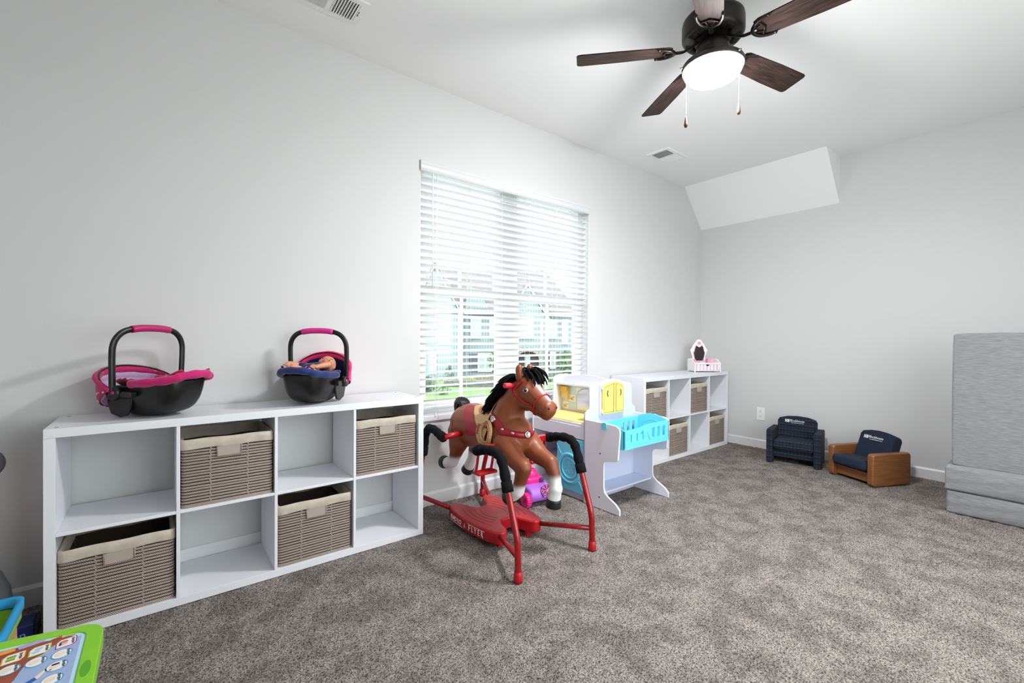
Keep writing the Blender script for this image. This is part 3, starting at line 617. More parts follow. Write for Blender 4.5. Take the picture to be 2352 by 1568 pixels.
# doll lying in the second seat (same local frame as its seat)
skin = M('doll_vinyl', (206, 142, 108), .5, sub=.15); iris = M('doll_eye', (40, 30, 26), .15); eyew = M('doll_eye_white', (236, 234, 230), .25)
dl = thing('baby_doll', 'bald baby doll lying in the pink-hooded toy car seat', 'doll', (.610, 2.42, .7705), math.radians(-130))
g = G(); hc = Vector((-.092, .028, .186)); fd = Vector((.55, .25, .80)).normalized(); ud = Vector((-.83, .1, .55)); ud = (ud - fd * ud.dot(fd)).normalized(); sd = ud.cross(fd)   # face, crown and side directions
def hp(f, u, s): return hc + fd * f + ud * u + sd * s
HM = Matrix((fd, ud, sd)).transposed()
g.ball(hp(-.004, .006, 0), (.048, .050, .044), 20, mat=HM); g.ball(hp(.014, -.014, 0), (.034, .034, .036), 16, mat=HM); g.ball(hp(.047, -.008, 0), (.008, .007, .007), 10, mat=HM); g.ball(hp(.040, -.026, 0), (.012, .008, .012), 10, mat=HM)
for s in (-1, 1): g.ball(hp(.030, -.018, s * .020), (.016, .015, .014), 12, mat=HM); g.ball(hp(-.002, -.002, s * .044), (.007, .012, .005), 10, mat=HM)
g.cap_((-.05, .02, .165), (.04, .0, .165), .034, .036)
for s, el, hand in ((1, (.052, .100, .198), (.098, .070, .190)), (-1, (.045, -.098, .198), (.095, -.082, .200))):
    g.cap_((-.022, s * .045, .178), el, .017, .0165); g.cap_(el, hand, .016, .012)
    Hh = Vector(hand); dr = (Hh - Vector(el)).normalized(); lt = dr.cross(Vector((0, 0, 1))).normalized(); g.ball(Hh + dr * .012, (.013, .012, .009), 10)
    for k in range(4): a = Hh + dr * .018 + lt * (k - 1.5) * .006; g.cap_(a, a + dr * (.012 - .002 * abs(k - 1.3)) + Vector((0, 0, -.006)), .0034, .0028, 8)
    a = Hh + dr * .008 + lt * -.011 * s; g.cap_(a, a + dr * .012 + lt * -.006 * s, .0036, .003, 8)
for s in (-1, 1): g.cap_((.04, s * .03, .16), (.10, s * .05, .185), .023, .018); g.cap_((.10, s * .05, .185), (.145, s * .045, .172), .017, .013); g.ball((.156, s * .045, .180), (.014, .012, .018), 10)
blob('body', g, .0032, skin, dl, 4, world=False)
for s in (-1, 1):
    e = hp(.037, -.001, s * .019); g = G(); g.ball(e, (.0055, .006, .0068), 12, mat=HM); ey = g.build('eye', eyew, dl, world=False); g = G(); g.ball(e + fd * .0030, (.003, .0044, .0042), 10, mat=HM); g.build('iris', iris, ey, world=False)
    g = G(); g.tube([hp(.0385 - .003 * abs(q), .0125 + .0012 * (1 - q * q), s * (.019 + q * .009)) for q in (-1, -.5, 0, .5, 1)], .0013, 5); g.build('eyebrow', M('doll_brow', (120, 78, 54), .8), dl, world=False)
g = G(); g.tube([hp(.0505 - .003 * abs(q), -.026, q * .009) for q in (-1, -.5, 0, .5, 1)], .0024, 6); g.build('mouth', M('doll_lip', (184, 92, 86), .5), dl, world=False)
g = G(); g.cap_((-.045, .018, .166), (.045, .0, .160), .041, .044); g.cap_((-.022, .045, .178), (.010, .068, .186), .023, .022); g.cap_((-.022, -.045, .178), (.006, -.066, .185), .023, .022); blob('romper', g, .004, dots2, dl, 4, world=False)
# ================================================================ toy vanity on the corner shelf
vwhite = M('vanity_paint', (244, 243, 240), .35); vpink = M('vanity_pink', (232, 196, 222), .5); vpk2 = M('vanity_rose', (236, 150, 178), .5); mirror = M('mirror', (165, 160, 155), .06, 1)
vst = M('vanity_stripe', (240, 226, 236), .5); nt, b_ = nodes_of(vst); tc = nt.nodes.new('ShaderNodeTexCoord'); sp = nt.nodes.new('ShaderNodeSeparateXYZ'); nt.links.new(tc.outputs['Object'], sp.inputs[0])
nt.links.new(_ramp(nt, math_(nt, 'FRACT', math_(nt, 'MULTIPLY', sp.outputs['X'], 28.0)), .45, rgb((243, 234, 240)), .55, rgb((228, 186, 208))).outputs[0], b_.inputs['Base Color'])
va = thing('toy_vanity', 'white and pink toy vanity with mirror on the corner shelf', 'toy vanity', (4.437, 2.385, .7705), math.radians(-34.2))
for s in (-1, 1):
    g = G(); g.prism([(-.08, .0), (-.068, .0), (-.058, .012), (.058, .012), (.068, 0), (.082, 0), (.082, .135), (-.005, .135), (-.03, .125), (-.055, .105), (-.08, .095)], s * .139, s * .129, 'x'); g.build('side_panel', vwhite, va, bevel=.0015, world=False)
def vb(n, m, *a, bev=.001): q = G(); q.box(*a); return q.build(n, m, va, bevel=bev, world=False)
vb('counter', vwhite, -.129, .129, -.08, .08, .080, .090); vb('base_board', vwhite, -.129, .129, -.076, .08, .012, .020); vb('back_board', vwhite, -.129, .129, .074, .082, .02, .135); vb('front_rail', vwhite, -.129, .129, -.08, -.072, .090, .097)
g = G(); g.prism([(-.126, .022), (.126, .022), (.126, .078), (.022, .078), (.004, .060), (-.004, .060), (-.022, .078), (-.126, .078)], -.079, -.071, 'y'); g.build('drawer', vst, va, bevel=.001, world=False); vb('drawer_well', dark_m, -.03, .03, -.0705, -.065, .05, .079)
prof = [(.088, .0), (.070, .02), (.068, .04), (.092, .105), (.094, .112), (.074, .135), (.058, .168), (.036, .192), (.030, .205), (.018, .217), (.0, .221)]
def outline(k, dz=0): return [(x * k, .095 + z * (k if k < 1 else 1) + dz) for x, z in prof] + [(-x * k, .095 + z * (k if k < 1 else 1) + dz) for x, z in reversed(prof[:-1])]
g = G(); g.prism([(x - .022, z + .02) for x, z in outline(1.0)], .064, .074, 'y'); g.build('mirror_frame', vwhite, va, bevel=.003, world=False)
m2 = [(.042, .008), (.060, .092), (.052, .105), (.040, .150), (.028, .165), (.014, .152), (0, .148)]; m2 = m2 + [(-x, z) for x, z in reversed(m2[:-1])]
def inset(k): cx, cz = 0, .085; return [((x * k) - .022, .105 + cz + (z - cz) * k) for x, z in m2]
g = G(); g.prism(inset(1.16), .060, .0645, 'y'); g.build('mirror_trim', vpink, va, world=False)
g = G(); g.prism(inset(1.0), .0575, .061, 'y'); g.build('mirror_glass', mirror, va, world=False)
g = G(); g.prism([(-.022 + .021 * math.cos(q), .296 + .021 * math.sin(q)) for q in [i * PI / 12 for i in range(24)]], .058, .064, 'y'); md = g.build('medallion', vpink, va, world=False)
g = G(); g.prism([(-.022 + .010 * math.cos(q), .296 + .010 * math.sin(q)) for q in [i * PI / 12 for i in range(24)]], .056, .059, 'y'); g.build('medallion_gem', M('vanity_gem', (190, 160, 178), .3), md, world=False)
g = G(); g.box(.04, .098, .0, .045, .0905, .135); bx_ = g.build('keepsake_box', vpk2, va, bevel=.002, world=False)
g = G()
for k in range(6): q = k * PI / 3; g.ball((.084 + .009 * math.cos(q), -.0005, .113 + .009 * math.sin(q)), (.005, .0012, .005), 8)
g.build('flower', vpink, bx_, world=False)
g = G(); g.box(-.125, -.108, -.045, .03, .0905, .128); g.build('tray_end', vpk2, va, bevel=.002, world=False); g = G(); g.box(-.108, -.03, .02, .03, .0905, .112); g.build('tray_back', vpk2, va, bevel=.001, world=False)
# ================================================================ toy nursery centre (sink, washer, crib)
kw = M('play_white', (226, 226, 236), .35); klil = M('play_lilac', (200, 204, 226), .4); kyel = M('play_yellow', (240, 210, 120), .45); kyel2 = M('play_gold', (228, 196, 110), .4); aqua = M('aqua_plastic', (104, 206, 228), .35); kgrey = M('play_grey', (186, 186, 204), .5)
kx0, kx1, ky0, ky1 = 2.235, 2.785, 2.03, 2.575; kt = .014
kn = thing('toy_nursery_center', 'white toy nursery center with aqua crib and washer', 'play furniture', (2.51, 2.20, 0))
def kb(n, m, *a, par=None, bev=.0015): q = G(); q.box(*a); return q.build(n, m, par or kn, bevel=bev)
leg = [(2.04, 0), (1.742, 0), (1.742, .035), (1.773, .064), (1.838, .096), (1.864, .118), (1.870, .145), (1.870, .295), (1.864, .312), (1.850, .318), (1.775, .330), (1.757, .345), (1.742, .52), (1.748, .545), (1.775, .558), (1.88, .562), (2.04, .562)]
for x, s in ((kx0, 1), (kx1, -1)):
    g = G(); g.prism(leg, x, x + s * kt, 'x'); p = g.build('crib_side', kw, kn, bevel=.003, seg=3)
    for y, z in ((1.90, .36), (1.905, .075)): g = G(); g.tube([(x - s * .0006, y, z), (x + s * .001, y, z)], .005, 10); g.build('screw_hole', dark_m, p)
def endwall(): 
    r = [(2.785, 0), (2.785, .585), (2.778, .605), (2.748, .622), (2.742, .64), (2.742, .755), (2.735, .775), (2.715, .785), (2.64, .797), (2.58, .815), (2.51, .822)]
    return r + [(5.02 - x, z) for x, z in reversed(r[:-1])]
ew = G(); ew.prism(endwall(), ky0, ky0 + kt, 'y'); e1 = ew.build('end_wall', klil, kn, bevel=.003, seg=3)
ew = G(); ew.prism([(2.785, 0), (2.785, .585), (2.778, .605), (2.748, .622), (2.742, .64), (2.742, .765), (2.735, .785), (2.715, .797), (2.60, .822), (2.52, .820), (2.475, .812), (2.456, .798), (2.450, .775), (2.450, .63), (2.443, .605), (2.425, .588), (2.235, .560), (2.235, 0)], ky1 - kt, ky1, 'y'); ew.build('end_wall', kw, kn, bevel=.003, seg=3)
# shelf board under the crib
kb('crib_shelf', klil, kx0 + kt, kx1 - kt, 1.88, ky0, .098, .11)
# back panel with arched top, mirror print
g = G(); ar = [(ky0 + kt, 0), (ky1 - kt, 0)] + [(ky1 - kt - (ky1 - ky0 - 2 * kt) * i / 10, .795 + .035 * math.sin(PI * i / 10)) for i in range(11)]
g.prism(ar, 2.550, 2.562, 'x'); g.build('back_panel', kw, kn, bevel=.002)
kb('top_shelf', kw, 2.478, 2.550, ky0 + kt, ky1 - kt, .742, .756)
tile_a = M('tile_cream', (250, 247, 236), .3); tile_b = M('tile_blue', (222, 236, 246), .3); tile_p = M('tile_peach', (250, 226, 206), .3); duckm = M('duck_print', (246, 208, 96), .4)
def duck(g, y, z, s, x):
    for dy, dz, ry, rz in ((0, 0, .016, .010), (-.011, .016, .008, .008), (.012, .006, .008, .006), (-.020, .015, .005, .003)): g.prism([(y + (dy + ry * math.cos(q)) * s, z + (dz + rz * math.sin(q)) * s) for q in [i * PI / 8 for i in range(16)]], x - .0006, x, 'x')
yy0, yy1 = ky0 + kt, ky1 - kt; nt_ = 7; tw = (yy1 - yy0) / nt_; thh = .0615
for i in range(nt_):
    for j in range(4):
        if j == 0: z0, z1, m = .525, .545, tile_p
        else: z0, z1, m = .545 + (j - 1) * thh, .545 + j * thh, (tile_a if (i + j) % 2 else tile_b)
        g = G(); g.box(2.5455, 2.550, yy0 + i * tw + .0008, yy0 + (i + 1) * tw - .0008, z0 + .0008, z1 - .0008); tl = g.build('tile', m, kn)
        if j and (i + j) % 2: g = G(); duck(g, yy0 + (i + .5) * tw, z0 + .022, 1.0, 2.5455); g.build('duck', duckm, tl)
mf = [(2.10, .548), (2.405, .548), (2.405, .66), (2.39, .695), (2.355, .718), (2.31, .728), (2.10, .728)]
g = G(); g.prism(mf, 2.5415, 2.5455, 'x'); mfr = g.build('mirror_frame', M('mirror_blue', (196, 224, 232), .4), kn)
g = G(); g.prism([(2.11 + (y - 2.10) * .92, .558 + (z - .548) * .89) for y, z in mf], 2.5400, 2.5416, 'x'); g.build('mirror_sheet', M('mirror_film', (215, 214, 216), .12, .85), mfr)
# yellow towel pocket
g = G(); tp = [(2.552, .715), (2.482, .715), (2.480, .632), (2.486, .620), (2.50, .626), (2.52, .636), (2.54, .634), (2.556, .640)]
g.prism(tp, 2.521, 2.545, 'x'); tw_ = g.build('hanging_pocket', kyel, kn, bevel=.003)
g = G(); g.prism([(2.556, .728), (2.478, .728), (2.476, .695), (2.488, .685), (2.54, .682), (2.557, .690)], 2.509, 2.527, 'x'); g.build('pocket_flap', M('play_amber', (240, 186, 60), .45), tw_, bevel=.003)
# counter, sink apron, cabinet under
kb('counter', kw, 2.245, 2.77, ky0 + kt, ky1 - kt, .505, .522)
g = G(); g.prism([(2.275, 2.54), (2.262, 2.50), (2.258, 2.36), (2.255, 2.20), (2.262, 2.12), (2.285, 2.075), (2.34, 2.06), (2.535, 2.06), (2.535, 2.555), (2.32, 2.555)], .522, .534, 'z'); g.build('changing_pad', M('pad_yellow', (250, 230, 140), .7), kn, bevel=.005, seg=3)
kb('sink_apron', kw, 2.240, 2.252, ky0 + kt, ky1 - kt, .418, .505); kb('inner_divider', kgrey, 2.26, 2.745, 2.305, 2.317, .03, .418); kb('cabinet_floor', kgrey, 2.248, 2.745, ky0 + kt, ky1 - kt, .028, .042); kb('toe_board', kgrey, 2.255, 2.267, ky0 + kt, ky1 - kt, .0, .028); kb('cabinet_shelf', kgrey, 2.29, 2.745, 2.317, ky1 - kt, .22, .232)
# washer door
wz0, wz1, wy0, wy1 = .045, .412, ky0 + kt + .006, 2.303
wd = kb('washer_door', aqua, 2.238, 2.252, wy0, wy1, wz0, wz1, bev=.004)
cy, cz = 2.178, .20
def ringx(r0, r1, h, n=36, sq=1.0): 
    q = G(); k = q.lathe([(r0, 0), (r0, h), ((r0 + r1) / 2, h * 1.25), (r1, h), (r1, 0)], n); q.xf(k, Matrix.Translation((2.238, cy, cz)) @ Matrix.Rotation(-PI / 2, 4, 'Y')); return q
ringx(.088, .108, .008).build('door_ring', aqua, wd); ringx(.062, .074, .007).build('window_ring', aqua, wd)
g = G(); random.seed(11)
for i in range(70):
    q = random.random() * 2 * PI; r = .055 * math.sqrt(random.random()); g.ball((2.2375, cy + r * math.cos(q), cz + r * math.sin(q)), (.0028, random.uniform(.003, .008), random.uniform(.003, .006)), 8)
g.build('suds', aqua, wd)['kind'] = 'stuff'
for y in (2.286, 2.262, 2.238): g = G(); k = g.lathe([(.0001, .006), (.006, .006), (.008, .003), (.009, 0)], 14); g.xf(k, Matrix.Translation((2.238, y, .392)) @ Matrix.Rotation(-PI / 2, 4, 'Y')); g.build('dial', aqua, wd)
g = G(); 
for s in (1, -1): g.tube(spline([(2.237, wy1 if s > 0 else wy0, .355 if s > 0 else .07), (2.237, cy + s * .09, .30 if s > 0 else .125), (2.237, cy + s * .07, .283 if s > 0 else .115)], 5), .0028, 6)
g.build('swoosh', aqua, wd); g = G(); g.tube([(2.237, cy + .004 + .030 * math.cos(q), .078 + .012 * math.sin(q)) for q in [i * PI / 10 for i in range(20)]], .0018, 6, closed=True); g.build('maker_badge', aqua, wd)
g = G(); g.prism(rrect(2.296, 2.318, .17, .24, .006), 2.222, 2.24, 'x'); g.build('door_pull', aqua, wd, bevel=.003)
# shutters on the end wall
for x0, x1 in ((2.385, 2.513), (2.515, 2.62)):
    L = x1 - x0; c0 = .780 if x0 < 2.5 else .805; c1 = .805 if x0 < 2.5 else .782
    g = G(); g.prism([(x0, .582), (x1, .580), (x1, c1)] + [(x1 - L * k / 5, c1 + (c0 - c1) * k / 5 + .004 * math.sin(PI * k / 5)) for k in range(1, 5)] + [(x0, c0)], ky0 - .024, ky0 - .012, 'y'); sh = g.build('shutter', kyel2, kn, bevel=.003)
    g = G(); g.tube([(x0 + .012, ky0 - .0245, .594), (x1 - .012, ky0 - .0245, .594), (x1 - .012, ky0 - .0245, c1 - .014), (x0 + .012, ky0 - .0245, c0 - .014)], .002, 6, closed=True); g.build('shutter_moulding', kyel2, sh)
    mx = (x0 + x1) / 2; s = 1 if x0 < 2.5 else -1; cres = [(mx + s * (-.004 - .016 * math.cos(q)), .725 + .024 * math.sin(q)) for q in [-1.25 + 2.5 * i / 10 for i in range(11)]] + [(mx + s * (.002 - .013 * math.cos(q)), .725 + .021 * math.sin(q)) for q in [1.2 - 2.4 * i / 10 for i in range(11)]]
    g = G(); g.prism(cres, ky0 - .0252, ky0 - .0238, 'y'); g.build('crescent_cutout', M('crescent_dark', (60, 78, 74), .5), sh)
    xh = x0 if x0 < 2.5 else x1
    for z in (.600, .765): g = G(); g.box(xh - .010, xh + .010, ky0 - .026, ky0, z - .010, z + .010); g.build('hinge', kw, sh, bevel=.003)
kb('shutter_backing', kw, 2.372, 2.632, ky0 - .012, ky0, .575, .785)
# aqua crib
cx0, cx1, cy0, cy1, z0 = 2.272, 2.762, 1.735, 1.985, .412
cr_ = Matrix.Identity(4)
def railpanel(n, prof_fn, a0, a1, yc, th, slots, zt0):
    """panel standing along x with slot openings: lower rail, bars between slots, shaped top rail"""
    g = G(); xs = []; N = 36
    low, sl0, sl1 = z0, z0 + .035, None
    edges = [a0] + [e for s in slots for e in s] + [a1]
    for i in range(len(edges) - 1):
        a, b = edges[i], edges[i + 1]; solid = (i % 2 == 0); n = max(2, int((b - a) / .012)); pts = [a + (b - a) * k / n for k in range(n + 1)]
        for k in range(n):
            p, q = pts[k], pts[k + 1]; tp, tq = prof_fn((p - a0) / (a1 - a0)), prof_fn((q - a0) / (a1 - a0))
            zs = [(low, None)] if solid else [(low, sl0), (None, None)]
            if solid: vs = [(p, low), (q, low), (q, tq), (p, tp)]; g.prism(vs, yc, yc + th, 'y')
            else: g.prism([(p, low), (q, low), (q, sl0), (p, sl0)], yc, yc + th, 'y'); g.prism([(p, tp - .028), (q, tq - .028), (q, tq), (p, tp)], yc, yc + th, 'y')
    return g.build(n_, aqua, crib)
crib = thing('toy_crib', 'aqua plastic crib basket hung on the white toy nursery center', 'toy crib', (2.51, 1.86, z0))
top = lambda u: .524 + .020 * (1 / (1 + math.exp(-(u - .38) * 16)))
n_ = 'front_rail'; sl = [(cx0 + .045 + k * .062, cx0 + .045 + k * .062 + .030) for k in (0, 1, 2)] + [(cx1 - .045 - k * .062 - .030, cx1 - .045 - k * .062) for k in (2, 1, 0)]
railpanel('f', top, cx0, cx1, cy0, .008, sl, 0); n_ = 'back_rail'; railpanel('b', lambda u: .520 + .022 * math.sin(min(1, u * 1.1) * PI * .5), cx0, cx1, cy1, .008, sl, 0)
for x in (cx0, cx1 - .008):
    g = G(); pr = [(cy0, z0), (cy1 + .008, z0), (cy1 + .008, .525)] + [(cy1 + .008 - (cy1 - cy0 + .008) * i / 10, (.527 if x < 2.5 else .542) + .03 * math.sin(PI * i / 10)) for i in range(1, 10)] + [(cy0, .525 if x < 2.5 else .542)]
    g.prism(pr, x, x + .008, 'x'); hb = g.build('headboard', aqua, crib, bevel=.002)
    g = G(); g.tube(spline([(x + .004, 1.78, z0 + .03), (x + .004, 1.78, .50), (x + .004, 1.86, .53), (x + .004, 1.94, .50), (x + .004, 1.94, z0 + .03)], 5), .0062, 8); g.build('headboard_ridge', aqua, hb)
g = G(); g.box(cx0, cx1, cy0, cy1 + .008, z0 - .006, z0); g.build('crib_floor', aqua, crib)
for x, s in ((kx0 - .004, 1), (kx1 + .004, -1)):
    g = G(); g.tube(spline([(cx0 if s > 0 else cx1, 1.862, .552), (x + s * .004, 1.862, .567), (x - s * .002, 1.862, .555), (x - s * .002, 1.862, .528)], 4), .0035, 8); g.prism(rrect(1.842, 1.882, .522, .566, .012), x - .005, x + .002, 'x'); g.build('hook', aqua, crib, bevel=.0015)
g = G()
for dx in (-.03, .03): g.tube([(2.51 + dx, cy0 - .001, .455 - dx * .5), (2.51 - dx * .2, cy0 - .001, .52 - abs(dx) * .5)], .0018, 6)
g.build('embossed_mark', aqua, crib)
# ================================================================ toy bubble mower behind the horse
pink = M('mower_pink', (232, 36, 132), .35); pinkl = M('mower_light_pink', (246, 130, 178), .35); purp = M('mower_purple', (172, 106, 214), .35); dpur = M('mower_deep', (94, 34, 110), .5)
mo = thing('bubble_mower', 'pink and purple toy bubble lawn mower behind the horse base', 'toy mower', (1.985, 2.265, 0), math.radians(-8))
g = G(); g.prism([(-.095, .035), (.10, .035), (.105, .085), (.085, .120), (.02, .135), (-.06, .13), (-.095, .10)], -.10, .10, 'y'); k = g; 
g = G(); g.prism([(-.10, .03), (.10, .03), (.115, .07), (.10, .115), (.03, .128), (-.10, .125)], -.09, .09, 'x'); g.xf(0, Matrix.Rotation(PI, 4, 'Z')); g.build('deck', purp, mo, bevel=.018, seg=4, world=False)
g = G(); g.prism(rrect(-.07, .07, -.02, .10, .03), .12, .165, 'z'); g.build('engine', pink, mo, bevel=.014, seg=4, world=False)
g = G(); g.lathe([(.0001, .205), (.03, .205), (.045, .198), (.05, .185), (.05, .16)], 24, (0, .045, 0)); en = g.build('engine_cap', pink, mo, world=False)
g = G(); g.tube([(.034 * math.cos(q), .045 + .034 * math.sin(q), .204) for q in [i * PI / 8 for i in range(16)]], .005, 6, closed=True)
for k in range(3): q = k * PI / 3; g.tube([(.034 * math.cos(q), .045 + .034 * math.sin(q), .205), (-.034 * math.cos(q), .045 - .034 * math.sin(q), .205)], .003, 6)
g.build('cap_grille', pink, en, world=False)
for k in range(3): g = G(); g.box(.03, .062, -.030 - .0, -.0195, .132 + k * .011, .137 + k * .011); g.build('engine_slot', dpur, mo, world=False)
wc = Vector((.035, -.108, .098)); tl_ = Matrix.Translation(wc) @ Matrix.Rotation(math.radians(-28), 4, 'X')
g = G(); k = g.prism([(.052 * math.cos(q), .04 * math.sin(q)) for q in [i * PI / 12 for i in range(24)]], .0, .006, 'y'); g.xf(k, tl_); g.build('wand_well', dpur, mo, world=False)
g = G()
for k in range(8):
    q = k * PI / 4; a = g.tube([(0, -.004, 0), (.032 * math.cos(q), -.004, .032 * math.sin(q))], .002, 6); g.xf(a, tl_)
    a = g.tube([(.040 * math.cos(q) + .007 * math.cos(w), -.004, .040 * math.sin(q) + .009 * math.sin(w)) for w in [i * PI / 6 for i in range(12)]], .0022, 6, closed=True); g.xf(a, tl_)
a = g.ball((0, -.004, 0), .006, 10); g.xf(a, tl_); g.build('bubble_wheel', pinkl, mo, world=False)
for x, y, r in ((-.108, -.075, .048), (.108, -.075, .048), (-.108, .085, .048), (.108, .085, .048)):
    g = G(); prof = [(.0001, -.016), (r * .5, -.017), (r * .8, -.019), (r * .92, -.017), (r * .92, .017), (r * .8, .019), (r * .5, .017), (.0001, .016)]; k = g.lathe(prof, 32); g.xf(k, Matrix.Translation((x, y, r)) @ Matrix.Rotation(PI / 2, 4, 'Y')); wh = g.build('wheel', pink, mo, world=False)
    g = G()
    for i in range(20): q = i * PI / 10; g.tube([(x - .017, y + r * .93 * math.cos(q), r + r * .93 * math.sin(q)), (x + .017, y + r * .93 * math.cos(q), r + r * .93 * math.sin(q))], .0035, 6)
    g.build('tread', pink, wh, world=False)
    g = G(); k = g.lathe([(.0001, .024), (.010, .024), (.014, .018)], 14); g.xf(k, Matrix.Translation((x, y, r)) @ Matrix.Rotation(math.copysign(PI / 2, x), 4, 'Y')); g.build('hub', M('mower_hub', (190, 20, 104), .4), wh, world=False)
for s in (-1, 1):
    g = G(); g.tube(spline([(s * .05, .085, .12), (s * .058, .13, .22), (s * .062, .20, .36), (s * .055, .255, .47), (0, .27, .49)], 5), .009, 8); g.build('handle_tube', pinkl, mo, world=False)
g = G(); g.tube([(-.06, .165, .29), (.06, .165, .29)], .008, 8); g.build('handle_brace', pinkl, mo, world=False)
# ================================================================ spring horse
OX, OY = 1.52, 2.06
hs = thing('spring_horse', 'brown spring riding horse with red bridle on a red tube stand', 'riding horse', (OX, OY, 0))
brown = (132, 66, 32)
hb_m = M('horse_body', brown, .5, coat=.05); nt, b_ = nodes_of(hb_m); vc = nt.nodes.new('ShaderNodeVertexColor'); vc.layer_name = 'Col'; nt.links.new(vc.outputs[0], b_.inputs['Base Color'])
g = G()
# head frame: f forward, u up, s side
HO = Vector((1.546, 1.842, .868)); HS = .9; th = math.radians(2); hf = Vector((math.sin(th), -math.cos(th), 0)); hs_ = Vector((math.cos(th), math.sin(th), 0)); hu = Vector((0, 0, 1))
HB = Matrix((hf, hs_, hu)).transposed()
def hq(f, u, s=0.0): return HO + (hf * f + hu * u + hs_ * s) * HS
def tilt(a): return HB @ Matrix.Rotation(math.radians(a), 3, 'Y')
g.ball(hq(.030, -.040), (.088, .060, .076), 20, mat=tilt(35)); g.ball(hq(.022, -.086), (.076, .056, .078), 18, mat=tilt(20))
g.cap_(hq(.055, -.050), hq(.180, -.128), .060, .046); g.ball(hq(.192, -.138), (.050, .047, .050), 18); g.ball(hq(.170, -.168), (.046, .034, .028), 14, mat=tilt(35)); g.cap_(hq(.06, -.120), hq(.150, -.160), .042, .032)
for s in (-1, 1): g.ball(hq(.218, -.122, s * .026), (.020, .016, .018), 12); g.ball(hq(.078, -.030, s * .044), (.026, .014, .022), 12)
# neck, chest, barrel, rump
g.cap_((1.535, 1.875, .81), (1.525, 1.930, .72), .066, .076); g.cap_((1.52, 1.935, .72), (1.52, 1.965, .63), .082, .108); g.ball((1.52, 1.905, .575), (.106, .115, .110), 20)
g.cap_((1.52, 1.96, .572), (1.52, 2.10, .560), .122, .124); g.cap_((1.52, 2.10, .560), (1.52, 2.31, .566), .124, .134); g.ball((1.52, 2.35, .575), (.130, .110, .118), 20)
# legs
def leg(pts, rs):
    for i in range(len(pts) - 1): g.cap_(pts[i], pts[i + 1], rs[i], rs[i + 1])
FL = [(1.452, 1.885, .535), (1.440, 1.790, .480), (1.432, 1.712, .452), (1.434, 1.738, .385), (1.436, 1.762, .318), (1.438, 1.806, .288)]
FR = [(1.588, 1.870, .530), (1.598, 1.780, .478), (1.604, 1.700, .452), (1.606, 1.668, .390), (1.606, 1.662, .318), (1.606, 1.672, .275)]
RL = [(1.452, 2.345, .520), (1.428, 2.335, .455), (1.422, 2.352, .395), (1.420, 2.375, .345), (1.420, 2.410, .325), (1.420, 2.450, .317)]
RR = [(1.588, 2.365, .520), (1.606, 2.395, .430), (1.614, 2.440, .370), (1.616, 2.462, .310), (1.616, 2.480, .285), (1.616, 2.502, .250)]
leg(FL, [.075, .052, .043, .034, .033, .035]); leg(FR, [.075, .052, .042, .033, .034, .037]); leg(RL, [.085, .058, .040, .032, .034, .036]); leg(RR, [.085, .056, .038, .032, .034, .036])
g.ball((1.436, 1.765, .322), .038, 14); g.ball((1.606, 1.660, .325), .038, 14); g.ball((1.420, 2.385, .338), .038, 14)
hbod = blob('body', g, .0065, hb_m, hs, 9, .55)
# paint: white socks and blaze, brown coat
me = hbod.data; ca = me.color_attributes.new('Col', 'FLOAT_COLOR', 'POINT'); iv = MW[hs.name]
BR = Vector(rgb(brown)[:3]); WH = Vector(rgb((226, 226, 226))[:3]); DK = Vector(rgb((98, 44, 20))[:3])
def sm(a, b, x): t = max(0, min(1, (x - a) / (b - a))); return t * t * (3 - 2 * t)
for v in me.vertices:
    p = iv @ v.co; c = BR.copy(); w = 0
    for L, z0 in ((FL, .365), (FR, .400), (RL, .385), (RR, .375)):
        d = min((Vector(q) - p).length for q in L[3:])
        if d < .075: w = max(w, 1 - sm(z0 - .03, z0 + .005, p.z))
    q = p - HO; f, s, u = q.dot(hf) / HS, q.dot(hs_) / HS, q.dot(hu) / HS
    if p.z > .70 and abs(s) < .05 and .05 < f < .215:
        on = u - (-.0 - .62 * (f - .03)); wd = .013 - .05 * max(0, f - .13)
        if on > -.018: w = max(w, 1 - sm(wd - .003, wd + .004, abs(s - .004)))
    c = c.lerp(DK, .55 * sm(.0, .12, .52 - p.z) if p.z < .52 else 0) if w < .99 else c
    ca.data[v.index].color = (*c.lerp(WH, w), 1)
bvh = BVHTree.FromPolygons([iv @ v.co for v in me.vertices], [tuple(p.vertices) for p in me.polygons])
def snap(p, off=.0):
    l, n, _, _ = bvh.find_nearest(Vector(p)); return l + n * off
def snapn(p): l, n, _, _ = bvh.find_nearest(Vector(p)); return l, n
hoofm = M('hoof_black', (20, 20, 21), .45)
for L, dr in ((FL, (0.0, .80, -.55)), (FR, (0, .12, -1)), (RL, (0, 1, -.12)), (RR, (0, .55, -.80))):
    d = Vector(dr).normalized(); c = Vector(L[-1]) + d * .016; g = G(); k = g.lathe([(.0001, -.012), (.036, -.012), (.0375, 0), (.0415, .026), (.040, .032), (.0001, .032)], 26); g.xf(k, Matrix.Translation(c) @ d.to_track_quat('Z', 'X').to_matrix().to_4x4()); g.build('hoof', hoofm, hs)
# ears
for s in (-1, 1):
    g = G(); b = hq(.004, .014, s * .040); ew_ = frame((0, 0, 0), (1, 0, 0), (0, 0, 1)); g.ball(b + Vector((0, .004, .022)), (.026, .024, .038), 16); g.ball(b + Vector((s * .002, .008, .052)), (.022, .021, .034), 16); e = blob('ear', g, .004, M('horse_coat', brown, .42), hs, 5)
